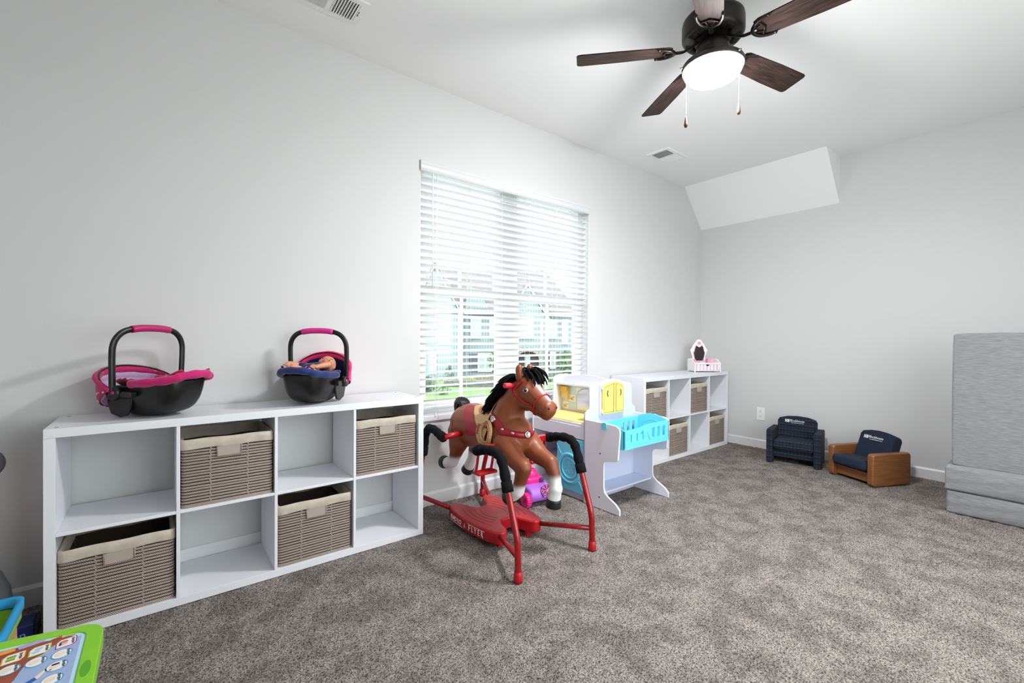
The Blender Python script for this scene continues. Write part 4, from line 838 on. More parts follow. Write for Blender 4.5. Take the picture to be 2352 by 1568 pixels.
# eyes
eye_w = M('horse_eye_white', (238, 236, 230), .15); eye_d = M('horse_eye_dark', (22, 16, 14), .08)
for s in (-1, 1):
    l, n = snapn(hq(.082, -.040, s * .08)); fr = frame(l, (hf - n * hf.dot(n)) * -s, hu); g = G(); k = g.ball((0, 0, 0), (.0165, .0118, .0042), 16); g.xf(k, fr); ey = g.build('eye', eye_w, hs)
    g = G(); k = g.ball((.0, .0005, .0022), (.0112, .0106, .0048), 14); g.xf(k, fr); g.build('pupil', eye_d, ey)
    g = G(); k = g.ball((.004 * -s, .004, .0068), (.0022, .0022, .0012), 8); g.xf(k, fr); g.build('glint', eye_w, ey)
    g = G(); lid = [snap(fr @ Vector((.019 * math.cos(q), .0145 * math.sin(q), 0)), .0012) for q in [.1 + i * (PI - .2) / 8 for i in range(9)]]; g.tube(lid, .0024, 6); g.build('eyelid', M('horse_lid', (104, 50, 24), .5), ey)
    l, n = snapn(hq(.236, -.128, s * .03)); g = G(); g.ball(l, (.006, .007, .008), 10); g.build('nostril', M('nostril_dark', (88, 42, 22), .6), hs)
    g = G(); g.tube([snap(hq(.21 - .013 * i, -.158 - .004 * i + .002 * (i % 2), s * (.028 + .004 * i)), .0004) for i in range(6)], .0016, 6); g.build('mouth_line', M('mouth_dark', (70, 30, 16), .7), hs)
# bridle
redp = M('red_plastic', (172, 16, 24), .35); redc = M('red_collar', (148, 10, 24), .4); silver = M('silver_stud', (205, 205, 208), .22, 1)
def strap(name, pts, r, off=.002, n=6, closed=False):
    P = spline(pts, n) if not closed else pts
    g = G(); g.tube([snap(p, off) for p in P], r, 8, closed=closed); return g.build(name, redp, hs)
nb = [hq(.150 + .012 * math.sin(q) + .022 * math.cos(q) * .0, -.105 + .075 * math.sin(q) - .0, .075 * math.cos(q)) + hf * (.03 * math.sin(q)) for q in [i * 2 * PI / 28 for i in range(28)]]
strap('noseband', nb, .005, closed=True)
for s in (-1, 1):
    strap('cheek_strap', [hq(-.012, -.045, s * .09), hq(.020, -.085, s * .09), hq(.065, -.118, s * .08), hq(.118, -.142, s * .07)], .0052, .003)
    strap('brow_strap', [hq(-.012, -.045, s * .09), hq(.012, -.012, s * .08), hq(.040, .018, s * .055)], .0052, .003)
    for f, u in ((-.012, -.045), (.122, -.140)):
        l, n = snapn(hq(f, u, s * .09)); fr = frame(l + n * .004, n.orthogonal(), n.cross(n.orthogonal())); g = G(); k = g.tube([(.011 * math.cos(q), .011 * math.sin(q), 0) for q in [i * PI / 8 for i in range(16)]], .003, 6, closed=True); g.xf(k, fr); g.build('bridle_ring', redp, hs)
# handle bar through the head
for s in (-1, 1):
    a = hq(-.030, -.020, s * .03); b = hq(-.034, -.016, s * .135); g = G(); g.tube([a, a.lerp(b, .35), a.lerp(b, .45), a.lerp(b, .6), b - (b - a).normalized() * .006, b], [.011, .011, .0135, .015, .015, .011], 16); g.build('hand_grip', M('grip_red', (210, 40, 54), .5), hs)
# collar band with studs
def ringpt(q, r=.30): return Vector((1.52 + math.cos(q) * .12, 1.935 + .0 - .085 * math.sin(q) * -1 * -1, .655 - .0)) 
g = G(); N = 60; rows = []
for k, (dz, o) in enumerate(((-.020, .001), (-.020, .0045), (0, .006), (.020, .0045), (.020, .001))):
    ring = []
    for i in range(N):
        q = 2 * PI * i / N; fx, fy = math.cos(q), math.sin(q)          # fy>0 is the chest (front) side
        base = Vector((1.52 + fx * .16, 1.955 - fy * .16, .665 - fy * .072 + .012 * abs(fx)))
        nrm = Vector((0, -.35, 1)).normalized() * dz; ring.append(snap(base + nrm, o))
    rows.append(ring)
vs = [p for r in rows for p in r]; g.add(vs, [(i * N + j, i * N + (j + 1) % N, (i + 1) * N + (j + 1) % N, (i + 1) * N + j) for i in range(len(rows) - 1) for j in range(N)], 0, True); col_ = g.build('collar', redc, hs)
for i in range(12):
    q = 2 * PI * i / 12 + PI / 2; fx, fy = math.cos(q), math.sin(q); l, n = snapn(Vector((1.52 + fx * .16, 1.955 - fy * .16, .665 - fy * .072 + .012 * abs(fx)))); big = i % 3 == 0; l = l + n * .005
    g = G(); R = .0175 if big else .0092; k = g.lathe([(.0001, .005), (R * .7, .0055), (R * .8, .007), (R * .95, .006), (R, 0)] if big else [(.0001, .008), (R * .6, .0065), (R, 0)], 18); g.xf(k, Matrix.Translation(l) @ n.to_track_quat('Z', 'Y').to_matrix().to_4x4()); g.build('stud', silver, col_)
# saddle blanket, saddle, seat, lasso
def patch(name, m, f_in, y0, y1, a0, a1, off, par, ny=64, na=110, thick=.005, side=0):
    """region of the back wrapped on the body: (y, angle from the top) grid kept where f_in holds"""
    g = G(); idx = {}; keep = []
    for i in range(ny + 1):
        for j in range(na + 1):
            y = y0 + (y1 - y0) * i / ny; a = a0 + (a1 - a0) * j / na
            base = Vector((1.52 + .22 * math.sin(a), y, .565 + .22 * math.cos(a))); c = Vector((1.52, y, .565))
            hit = bvh.ray_cast(base, (c - base).normalized()); p = hit[0] if hit[0] is not None else snap(base)
            n = (base - c).normalized(); idx[i, j] = len(g.v); g.v.append(p + n * off)
    for i in range(ny):
        for j in range(na):
            y = y0 + (y1 - y0) * (i + .5) / ny; a = a0 + (a1 - a0) * (j + .5) / na
            if f_in(y, abs(a)) and side * a >= 0: g.f.append((idx[i, j], idx[i + 1, j], idx[i + 1, j + 1], idx[i, j + 1])); g.m.append(0); g.s.append(True)
    used = sorted({k for f in g.f for k in f}); rm = {k: n for n, k in enumerate(used)}; g.v = [g.v[k] for k in used]; g.f = [tuple(rm[k] for k in f) for f in g.f]
    o = g.build(name, m, par, solid=thick); s = o.modifiers.new('sm', 'SMOOTH'); s.factor = .6; s.iterations = 8; return o
tan = M('saddle_tan', (206, 166, 118), .6, bump=(150, .3, .002)); tan_d = M('saddle_seat', (166, 96, 62), .5); lea = M('saddle_leather', (150, 84, 50), .55)
def blanket(y, a): return a < 1.78 - .5 * abs(y - 2.18) * 2 and 2.05 < y < 2.305 - .10 * (a - .5)
bk_ = patch('saddle_blanket', redc, blanket, 2.02, 2.34, -2.0, 2.0, .002, hs)
def sad(y, a):
    y += .055
    return (a < 1.25 and 2.06 < y < 2.285 - .16 * max(0, a - .35)) or (a < 1.05 and y < 2.285 - .1 * a and y > 2.055)
sd_ = patch('saddle', tan, sad, 1.985, 2.245, -1.5, 1.5, .009, hs)
def seatf(y, a): return ((y - 2.105) / .085) ** 2 + (a / .62) ** 2 < 1
patch('saddle_seat', tan_d, seatf, 2.0, 2.21, -.8, .8, .0125, sd_, thick=.004)
def flap(y, a): return .95 < a < 1.95 and 1.965 + .05 * (a - 1.0) < y < 2.085 - .03 * abs(a - 1.4)
for _s in (-1, 1): patch('saddle_flap', tan, flap, 1.93, 2.12, -2.1, 2.1, .011, sd_, na=150, side=_s)
def flapin(y, a): return 1.10 < a < 1.55 and 2.04 < y < 2.074
for _s in (-1, 1): patch('flap_inlay', lea, flapin, 1.93, 2.12, -2.1, 2.1, .0145, sd_, na=150, thick=.003, side=_s)
g = G(); g.ball((1.52, 2.005, .715), (.022, .016, .016), 14); g.cap_((1.52, 2.012, .68), (1.52, 2.004, .71), .014, .010); g.build('saddle_horn', tan, sd_)
for s in (-1, 1):
    g = G(); la = []
    for lay in range(4):
        for k in range(72):
            q = 2 * PI * k / 72; r = 1 - lay * .10; tw = q * 9
            a = 1.42 - .50 * r * math.cos(q); y = 1.988 + .052 * r * math.sin(q)
            base = Vector((1.52 + s * .22 * math.sin(a), y, .565 + .22 * math.cos(a))); c = Vector((1.52, y, .565)); h = bvh.ray_cast(base, (c - base).normalized()); p = h[0] if h[0] is not None else base; n = (base - c).normalized()
            la.append(p + n * (.016 + .0035 * (lay % 2) + .0022 * math.cos(tw * 3)))
        g.tube(la[-72:], [.0058 + .0012 * math.cos(9 * 3 * 2 * PI * k / 72) for k in range(72)], 7, closed=True)
    g.build('lasso', tan, sd_)
    l, n = snapn((1.52 + s * .2, 1.99, .66)); g = G(); k = g.ball(l + n * .022, (.012, .010, .022), 12); g.build('lasso_tie', lea, sd_)
# shoulder and hip seams, chest seam
dk = M('seam_dark', (66, 30, 14), .7)
def sidehit(s, y, z):
    h = bvh.ray_cast(Vector((1.52 + s * .4, y, z)), Vector((-s, 0, 0))); return h[0] + h[1] * .0003 if h[0] is not None else Vector((1.52, y, z))
for s in (-1, 1):
    g = G(); g.tube([sidehit(s, p.x, p.y) for p in spline([Vector((2.00, .485, 0)), Vector((1.965, .545, 0)), Vector((1.93, .552, 0)), Vector((1.885, .525, 0)), Vector((1.845, .485, 0)), Vector((1.825, .455, 0))], 6)], .0026, 6); g.build('shoulder_seam', dk, hs)
    g = G(); g.tube([sidehit(s, p.x, p.y) for p in spline([Vector((2.425, .585, 0)), Vector((2.39, .605, 0)), Vector((2.355, .59, 0)), Vector((2.325, .55, 0))], 6)], .0016, 6); g.build('hip_seam', dk, hs)
# mane, forelock, tail
blk = M('black_yarn', (11, 11, 12), .9, bump=(300, .5, .002), spec=.2); random.seed(4); g = G()
def strand(p0, d0, L, droop, r=.006):
    pts = []; p = Vector(p0); d = Vector(d0).normalized(); n = 7
    for i in range(n):
        pts.append(p.copy()); p = p + d * (L / n); d = (d + Vector((random.uniform(-.12, .12), random.uniform(-.12, .12), -droop))).normalized()
        q, nn = snapn(p)
        if (p - q).dot(nn) < .006: p = q + nn * .006
    g.tube(pts, [r * (1 - .10 * i) if i < n - 1 else r * .25 for i in range(n)], 6)
crest = [hq(-.03, .040), hq(-.06, .0), Vector((1.52, 1.955, .80)), Vector((1.52, 1.995, .75)), Vector((1.52, 2.02, .705))]
cp = spline(crest, 14)
for i, c in enumerate(cp):
    for k in range(3):
        for s in (-1, -1, 1):
            q = snap(c + Vector((s * .02, .02, .01)), .002); u = i / len(cp); strand(q, Vector((s * (.65 + random.uniform(-.4, .4)), 1.1 - .2 * u, .35 - .2 * u + random.uniform(-.25, .3))), random.uniform(.11, .165) * (1 - .2 * u), .30, .0078)
for i in range(110):
    a = hq(random.uniform(-.04, .03), .045, random.uniform(-.014, .05)); strand(a, hf * random.uniform(.3, 1) + hs_ * random.uniform(-.2, .9) + Vector((0, 0, random.uniform(.3, 1.2))), random.uniform(.095, .150), .55, .0085)
o = g.build('mane', blk, hs); o['kind'] = 'stuff'
g = G(); blt = M('tail_black', (17, 17, 18), .3)
tc_ = spline([(1.52, 2.39, .650), (1.52, 2.412, .692), (1.52, 2.440, .700), (1.52, 2.466, .665), (1.52, 2.474, .600), (1.52, 2.464, .525)], 5)
for k in range(14):
    q = 2 * PI * k / 14; P = []
    for i, p in enumerate(tc_): u = i / (len(tc_) - 1); R = (.016 + .022 * math.sin(PI * min(1, u * 1.15))) * (1 - .5 * max(0, u - .8) / .2); P.append(p + Vector((math.cos(q) * R, math.sin(q) * R * .75, math.sin(q) * R * .45)))
    g.tube(P, [.010 - .004 * (i / len(P)) for i in range(len(P))], 7)
g.build('tail', blt, hs)
# ---- stand
redm = M('red_steel', (150, 8, 14), .28, coat=.3); slv = M('black_sleeve', (15, 15, 20), .95, bump=(35, .5, .006), spec=.2)
for sx in (-1, 1):
    X0 = OX + sx * .25
    for front in (1, -1):
        def Q(y, z, x=X0): return Vector((x, y if front > 0 else 2 * OY - y, z))
        g = G(); g.tube(spline([Q(1.553, .02), Q(1.556, .10), Q(1.562, .185), Q(1.600, .30), Q(1.642, .42)], 5), .0155, 14); g.build('post', redm, hs)
        g = G(); g.lathe([(.0001, 0), (.0215, 0), (.0215, .010), (.019, .045), (.0165, .048)], 18, Q(1.553, 0)); g.build('foot_cap', redp, hs)
        bend = spline([Q(1.632, .388), Q(1.652, .45), Q(1.680, .520), Q(1.715, .548), Q(1.780, .552), Q(1.850, .540), Q(1.895, .528)], 5) if front > 0 else spline([Q(1.632, .388), Q(1.648, .45), Q(1.672, .528), Q(1.71, .560), Q(1.77, .560), Q(1.83, .545), Q(1.885, .532)], 5)
        g = G(); g.tube(bend, [.024 + .0022 * math.sin(i * 1.4) + (.002 if i < 4 or i > len(bend) - 5 else 0) for i in range(len(bend))], 16); g.build('spring_sleeve', slv, hs)
        for e, d in ((0, 1), (-1, -1)): p0, p1 = bend[e], bend[e + 4 * d]; g = G(); g.tube([p0 - (p1 - p0) * .05, p0.lerp(p1, .9)], .0272, 16); g.build('sleeve_cuff', slv, hs)
        yb = (1.905 if front > 0 else 2 * OY - 1.885); g = G(); g.tube([(X0, yb, .530 if front > 0 else .535), (OX + sx * .105, yb + (.0 if front > 0 else .02), .530 if front > 0 else .54)], .0165, 14); g.build('mount_bar', redp, hs)
        tip = (OX + sx * .135, OY - front * .235 + .02, .072); g = G(); g.tube([Vector(tip), Q(1.560, .112)], .0135, 12); g.build('brace_tube', redm, hs)
    # stirrup foot rest hanging from the front bar
    g = G(); yb = 1.905
    for x in (X0 - sx * .018, OX + sx * .135): g.tube(spline([(x, yb, .525), (x, yb + .01, .46), (x + sx * .004, yb + .02, .40)], 4), .010, 8, sq=.6)
    g.box(min(X0 - sx * .01, OX + sx * .12), max(X0 - sx * .01, OX + sx * .12), yb - .015, yb + .045, .392, .406); g.box(min(X0, OX + sx * .125), max(X0, OX + sx * .125), yb - .018, yb + .018, .515, .545); g.build('foot_rest', redp, hs, bevel=.003)
# plastic base
def base_out(k=1.0, e=0.0):
    L = [(-.060, -.262), (-.135, -.258), (-.160, -.235), (-.178, -.17), (-.190, -.08), (-.193, 0), (-.190, .08), (-.178, .17), (-.160, .235), (-.135, .258), (-.105, .258), (-.082, .235), (-.055, .150), (-.03, .120)]
    L = [(-.105, -.258)] + L[1:]; pre = [(-.03, -.120), (-.055, -.150), (-.082, -.235)]; L = pre + L
    return [(OX + x * k, OY + .03 + y * k) for x, y in L] + [(OX - x * k, OY + .03 + y * k) for x, y in reversed(L)]
g = G(); g.prism(base_out(), .028, .094, 'z'); bs = g.build('base_shell', redp, hs, bevel=.010, seg=3)
for sx in (-1, 1):
    for j in range(4):
        g = G(); yy = .15 - j * .02; g.tube([(OX + sx * (.150 - j * .028 - .030 * (q * q)), OY + .03 + q * yy, .0935) for q in [i / 6 - 1 for i in range(13)]], .0016, 6); g.build('tread_groove', M('red_groove', (120, 8, 16), .5), bs)
    for y in (-.2, .2): g = G(); g.box(OX + sx * .10 - .02, OX + sx * .10 + .02, OY + .03 + y - .012, OY + .03 + y + .012, -.002, .03); g.build('base_foot', redp, bs)
letm = M('white_print', (236, 232, 228), .5)
def side_text(s, y0, y1, size):
    """letters set one by one along the curved side of the base, facing -x"""
    n = len(s); g = G()
    for i, ch_ in enumerate(s):
        u = y0 + (y1 - y0) * (i + .5) / n; x = -.193 + .9 * (u / 1.0) ** 2 * .55 if abs(u) < .18 else -.178
        x = -(.193 - .35 * u * u - 1.6 * max(0, abs(u) - .14) ** 2); nrm = Vector((-1, .70 * u, 0)).normalized(); 
        F = frame(Vector((OX + x, OY + .03 - u, .060)) + nrm * .0012, Vector((0, 0, 1)).cross(nrm) * 1.0, Vector((0, 0, 1)))
        text(g, ch_, size, F, .0008, sx=.95)
    g.build('lettering', letm, bs)
side_text('RADIO', -.175, -.045, .036); side_text('FLYER', .025, .165, .042)
g = G(); F = frame((OX - .1935 - .0012, OY + .03 + .008, .060), (0, -1, 0), (0, 0, 1)); k = g.prism([(-.012, -.012), (-.004, .0), (.0, .016), (.005, .002), (.014, -.008), (.004, -.006), (.002, -.016), (-.003, -.006)], 0, .0008, 'z'); g.xf(k, F); g.build('horse_mark', M('silver_print', (190, 186, 184), .5), bs)
for a, b, z in ((-.175, -.03, .0405), (.02, .17, .081)):
    g = G(); g.tube([(OX - (.193 - .35 * u * u) - .0012, OY + .03 - u, z) for u in [a + (b - a) * i / 8 for i in range(9)]], .0011, 5); g.build('flourish', letm, bs)
# ================================================================ toys at the left edge
lime = M('lime_plastic', (128, 196, 28), .32); limed = M('lime_shade_plastic', (84, 160, 14), .4); cyan = M('cyan_plastic', (22, 150, 206), .35)
tz = .405
tb = thing('activity_table', 'lime green activity table with printed picture panel, in the near left corner', 'activity table', (-.36, 1.22, 0))
def arcrect(x0, x1, y0, y1, r, bow, n=6):
    out = []
    for cx, cy, a in ((x1 - r, y0 + r, -PI / 2), (x1 - r, y1 - r, 0), (x0 + r, y1 - r, PI / 2), (x0 + r, y0 + r, PI)):
        for i in range(n + 1): q = a + PI / 2 * i / n; out.append((cx + r * math.cos(q), cy + r * math.sin(q)))
        if a == 0:
            for i in range(1, 8): u = i / 8; out.append((x1 - r + (x0 - x1 + 2 * r) * u, y1 + bow * math.sin(PI * u)))
    return out
O1 = arcrect(-.61, -.109, .98, 1.482, .055, .034); I1 = arcrect(-.58, -.139, 1.01, 1.460, .035, .026)
g = G(); n = len(O1); L = [[(x, y, z) for x, y in o] for o, z in ((O1, tz - .035), (O1, tz), (I1, tz), (I1, tz - .004))]
vs = [p for r in L for p in r]; g.add(vs, [(k * n + i, k * n + (i + 1) % n, (k + 1) * n + (i + 1) % n, (k + 1) * n + i) for k in range(3) for i in range(n)] + [tuple(range(n))[::-1], tuple(range(3 * n, 4 * n))])
fr = g.build('table_frame', lime, tb, bevel=.006, seg=3)
for x in (-.58, -.15):
    for y in (1.02, 1.40):
        g = G(); g.tube([(x, y, tz - .03), (x, y, .2), (x - .01 * (1 if x < -.3 else -1), y, .0)], [.026, .024, .022], 14); g.build('leg', M('orange_leg', (236, 120, 28), .4), tb)
pz = tz - .0036
sky_p = M('print_blue', (150, 172, 210), .3); rim_p = M('print_ice', (176, 220, 240), .3); rust = M('print_rust', (158, 68, 38), .35, var=(9, (142, 58, 32), (1, 8, 1)))
def flat(name, out, z, m, par=None, h=.0004): g = G(); g.prism(out, z, z + h, 'z'); return g.build(name, m, par or tb)
pl = flat('picture_panel', I1, pz, rim_p); I2 = [(-.36 + (x + .36) * .962, 1.22 + (y - 1.22) * .962) for x, y in I1]; flat('panel_ground', I2, pz + .0004, rust, pl)
flat('blue_field', [(-.1474, 1.05), (-.1474, 1.436), (-.170, 1.437), (-.192, 1.425), (-.205, 1.402), (-.225, 1.39), (-.232, 1.36), (-.236, 1.33), (-.25, 1.30), (-.29, 1.26), (-.30, 1.05)], pz + .0008, sky_p, pl)
wht = M('print_white', (232, 232, 232), .3)
def ell(x, y, a, b, n=14): return [(x + a * math.cos(q), y + b * math.sin(q)) for q in [2 * PI * i / n for i in range(n)]]
bar = lambda x, y, w, h: [(x - w, y - h), (x + w, y - h), (x + w, y + h), (x - w, y + h)]
word = lambda x: [(bar(x, -.0095 + i * .0062, .0017 + (.0008 if i % 2 else 0), .0024), (70, 72, 80)) for i in range(4)]
peach = (232, 214, 190); rt_ = math.radians(4)
def card(cx, cy, w, h, rot, edge, marks, shape):
    R = Matrix.Translation((cx, cy, 0)) @ Matrix.Rotation(rot, 4, 'Z')
    def T(o): return [tuple((R @ Vector((x, y, 0)))[:2]) for x, y in o]
    def shp(k): return [(-w * k, -h * k), (w * k * .6, -h * k), (w * k, -h * k * .45), (w * k, h * k), (-w * k * .6, h * k), (-w * k, h * k * .45)] if shape == 'r' else [(w * k * math.cos(q), h * k * math.sin(q)) for q in [i * PI / 12 for i in range(24)]]
    flat('card_border', T(shp(1.0)), pz + .0012, M('edge_' + '_'.join(map(str, edge)), edge, .3), pl); flat('card_face', T(shp(.87)), pz + .0016, wht, pl)
    for o, c in marks: flat('card_picture', T(o), pz + .0020, M('ink_' + '_'.join(map(str, c)), c, .35), pl)
card(-.171, 1.422, .0175, .0185, rt_, (176, 62, 122), [(ell(-.004, .005, .007, .006), (206, 120, 104)), (ell(-.004, -.005, .007, .005), (226, 190, 176)), (ell(-.010, -.002, .0025, .007), (90, 120, 90))] + word(.011), 'r')
card(-.213, 1.423, .0175, .0185, rt_, (176, 186, 44), [(ell(-.002, .006, .007, .005), (172, 194, 216)), (ell(-.006, -.005, .007, .005), (172, 194, 216))] + word(.011), 'r')
card(-.253, 1.422, .0175, .0185, rt_, (230, 182, 80), [(bar(-.003, .005, .007, .0042), (126, 158, 12)), (bar(-.004, -.006, .007, .0042), (126, 158, 12))] + word(.011), 'r')
for cx, cy, mk in ((-.173, 1.377, []), (-.212, 1.376, []), (-.252, 1.377, []), (-.175, 1.333, [(bar(-.002, .007, .006, .003), (20, 72, 150)), (bar(-.009, -.009, .002, .0015), (176, 40, 50))]), (-.176, 1.286, []), (-.176, 1.24, []), (-.29, 1.376, []), (-.176, 1.195, [])):
    card(cx, cy, .0175, .0185, rt_, (70, 152, 186), [(ell(-.003, 0, .0085, .008), peach)] + mk + word(.0105), 'e')
flat('printed_roof', [(-.205, 1.474), (-.255, 1.468), (-.250, 1.452), (-.212, 1.457)], pz + .0012, M('print_lilac', (168, 160, 204), .35), pl); flat('printed_awning', [(-.258, 1.468), (-.31, 1.462), (-.30, 1.448), (-.255, 1.452)], pz + .0012, M('print_orange', (232, 156, 60), .35), pl)
flat('printed_pencil', bar(-.168, 1.452, .010, .0035), pz + .0012, M('print_olive', (176, 178, 70), .35), pl); flat('printed_cone', [(-.182, 1.462), (-.200, 1.455), (-.182, 1.450)], pz + .0012, M('print_red', (196, 76, 44), .35), pl)
flat('printed_figure', [(-.225, 1.30), (-.205, 1.315), (-.200, 1.305), (-.215, 1.29), (-.21, 1.27), (-.235, 1.27)], pz + .0012, M('print_blue_shirt', (24, 92, 168), .35), pl); flat('printed_arm', [(-.205, 1.315), (-.192, 1.335), (-.188, 1.330), (-.200, 1.305)], pz + .0012, M('ink_232_214_190', peach, .35), pl)
g = G(); g.prism(ell(-.126, 1.282, .0085, .030, 20), tz - .0006, tz + .0004, 'z'); g.build('finger_notch', limed, tb)
# basket of a toy cart behind the table
bz = .30
bt = thing('toy_basket', 'lime green toy basket with bright blue rim, behind the activity table', 'basket', (-.50, 1.88, 0))
def loft(rows, m, name, par, **k):
    g = G(); n = len(rows[0]); g.add([p for r in rows for p in r], [(a * n + i, a * n + (i + 1) % n, (a + 1) * n + (i + 1) % n, (a + 1) * n + i) for a in range(len(rows) - 1) for i in range(n)], 0, True); return g.build(name, m, par, **k)
def bo(k, z): return [(-.50 + x * k, 1.88 + y * k, z) for x, y in rrect(-.165, .165, -.135, .135, .035, 5)]
loft([bo(1.0, bz - .028), bo(1.03, bz - .026), bo(1.03, bz), bo(.95, bz), bo(.95, bz - .028)], cyan, 'rim', bt)
loft([bo(.78, .12), bo(.98, bz - .028), bo(1.0, bz - .04), bo(1.0, bz - .055), bo(.93, bz - .055), bo(.92, bz - .03), bo(.72, .125), bo(.2, .125)], lime, 'tub', bt)
g = G(); g.prism(ell(-.52, 1.86, .07, .05, 20), .126, .150, 'z'); g.build('toy_insert', M('toy_orange', (226, 96, 24), .4), bt, bevel=.008, seg=3)
oakp = wood('basket_panel_wood', (206, 150, 92), (176, 118, 64), (1, 1, 10), .5, 6)
for x in (-.345, -.655): g = G(); g.box(x - .006, x + .006, 1.80, 1.95, .0, .25); pw = g.build('side_board', oakp, bt, bevel=.002)
g = G(); g.box(-.655, -.345, 1.80, 1.812, .0, .25); g.build('front_board', oakp, bt, bevel=.002)
for k in range(3): g = G(); g.tube(spline([(-.3385, 1.93 - k * .03, .05), (-.3385, 1.915 - k * .03, .10), (-.3385, 1.925 - k * .03, .16)], 4), .003, 5); g.build('drawn_line', dark_m, bt)
# blue box on the carpet beside the shelf, printed "son"
bxm = M('navy_box', (22, 32, 92), .35); dv = thing('navy_carton', 'small navy carton lying on the carpet beside the left shelf', 'box', (-.408, 2.385, 0), math.radians(4))
g = G(); g.box(-.048, .040, -.045, .045, 0, .055); g.build('carton', bxm, dv, bevel=.006, seg=3, world=False)
g = G(); g.box(.039, .050, -.047, .047, 0, .058); g.build('end_cap', M('carton_black', (16, 16, 20), .4), dv, bevel=.004, world=False)
g = G(); text(g, 'son', .036, Matrix.Translation((-.006, -.0455, .022)) @ Matrix.Rotation(PI / 2, 4, 'X'), .0006); g.build('lettering', M('carton_print', (150, 160, 190), .5), dv, world=False)
for x, lab in ((-.372, 'left one of two small grey cylinders on the carpet behind the activity table'), (-.332, 'right one of two small grey cylinders on the carpet behind the activity table')):
    q = G(); q.lathe([(.0001, 0), (.016, 0), (.017, .01), (.017, .05), (.012, .062), (.0001, .062)], 16, (x, 2.12, 0)); tag(q.build('toy_cylinder', M('grey_pvc', (128, 128, 132), .4)), lab, 'toy', 'grey cylinders by the basket')
# tall toy at the frame edge: grey base, red mast, grey wheel and dark panel
tt = thing('toy_hoop_stand', 'grey toy stand with red mast at the left frame edge', 'toy', (-.63, 2.45, 0)); gp = M('stand_grey', (122, 124, 128), .45)
g = G(); k = g.lathe([(.183, 0), (.188, .05), (.190, .10), (.186, .15), (.165, .21), (.125, .255), (.07, .28), (.0001, .29)], 36, (-.630, 2.455, 0)); bsd = g.build('base', gp, tt)
g = G(); g.ball((-.462, 2.37, .150), (.004, .006, .004), 10); g.build('plug_hole', dark_m, bsd)
g = G(); g.tube([(-.535, 2.47, .20), (-.548, 2.48, .40), (-.60, 2.50, .62)], [.085, .060, .030], 18, sq=.7); g.build('mast', M('mast_red', (206, 44, 16), .45), tt)
g = G(); k = g.lathe([(.0001, -.012), (.045, -.014), (.058, -.008), (.058, .008), (.045, .014), (.0001, .012)], 30); g.xf(k, Matrix.Translation((-.522, 2.50, .625)) @ Matrix.Rotation(PI / 2, 4, 'X')); wh = g.build('wheel', M('wheel_grey', (84, 84, 88), .5), tt)
g = G(); k = g.lathe([(.0001, .0), (.012, 0), (.012, .016), (.0001, .016)], 16); g.xf(k, Matrix.Translation((-.512, 2.487, .62)) @ Matrix.Rotation(PI / 2, 4, 'X')); g.build('hub', dark_m, wh)
g = G(); k = g.prism(rrect(-.05, .05, -.005, .16, .006), 0, .02, 'y'); g.xf(k, Matrix.Translation((-.535, 2.49, .685)) @ Matrix.Rotation(math.radians(-6), 4, 'Y')); g.build('panel', M('panel_dark', (38, 38, 48), .35), tt, bevel=.003)
# ================================================================ outside: lawn, house across the street
a_ = math.radians(51.6935); F0 = Vector((math.cos(a_), math.sin(a_), 0)); R0 = Vector((math.sin(a_), -math.cos(a_), 0)); GZ = -2.45
lawn_m = M('lawn_grass', (90, 118, 62), 1.0, var=(1.2, (78, 105, 52)), bump=(40, .5, .02))
g = G(); n = 40
for i in range(n + 1):
    for j in range(n + 1): g.v.append(Vector((-60 + 200 * i / n, 3.4 + 140 * j / n, GZ + .06 * math.sin(i * 1.7) * math.cos(j * 1.3))))
for i in range(n):
    for j in range(n): k = i * (n + 1) + j; g.f.append((k, k + n + 1, k + n + 2, k + 1)); g.m.append(0); g.s.append(True)
tag(struct('lawn', g, lawn_m), 'green lawn outside below the window')
g = G(); g.box(-60, 140, -80, 13, GZ - .2, GZ + .075); tag(struct('bounce_pavement', g, M('pale_concrete', (196, 195, 192), .9, var=(2, (180, 179, 176)))), 'added unseen pale concrete paving that bounces daylight up into the room')  # added below the sight line as a neutral reflector for the ceiling
def at(px, depth, z=GZ): return F0 * depth + R0 * ((px - 1176) / 1018 * depth) + Vector((0, 0, z))
g = G(); A = [at(900, 46), at(1040, 42), at(1060, 41), at(1056, 40), at(1030, 40.5), at(900, 43.5)]; g.prism([(p.x, p.y) for p in A], GZ + .07, GZ + .12, 'z'); tag(struct('path', g, M('concrete', (176, 174, 170), .9, var=(3, (160, 158, 154)))), 'pale concrete walk in front of the far house')
siding = M('board_batten', (124, 140, 146), .8); nt, b_ = nodes_of(siding); tc = nt.nodes.new('ShaderNodeTexCoord'); sp = nt.nodes.new('ShaderNodeSeparateXYZ'); nt.links.new(tc.outputs['Object'], sp.inputs[0])
nt.links.new(_ramp(nt, math_(nt, 'FRACT', math_(nt, 'MULTIPLY', sp.outputs['X'], 4.2)), .80, rgb((126, 141, 147)), .88, rgb((90, 105, 112))).outputs[0], b_.inputs['Base Color'])
shing = M('roof_shingle', (114, 110, 110), .95, var=(7, (86, 82, 84), (1, 1, 3)), bump=(30, .6, .02)); htrim = M('house_trim', (214, 216, 218), .6); hglass = M('house_glass', (142, 160, 158), .15); shut = M('shutter_dark', (72, 78, 90), .6); stone = M('entry_stone', (150, 146, 140), .9, var=(9, (96, 92, 88))); hdark = M('porch_dark', (46, 46, 46), .8)
HD = 40.0; Hp = F0 * HD + Vector((0, 0, GZ)); hz = math.atan2(R0.y, R0.x)
ho = thing('far_house', 'blue-grey board and batten house with two white-trimmed gables seen through the blind', 'house', Hp, hz)
def hx(px): return (px - 1176) * HD / 1018
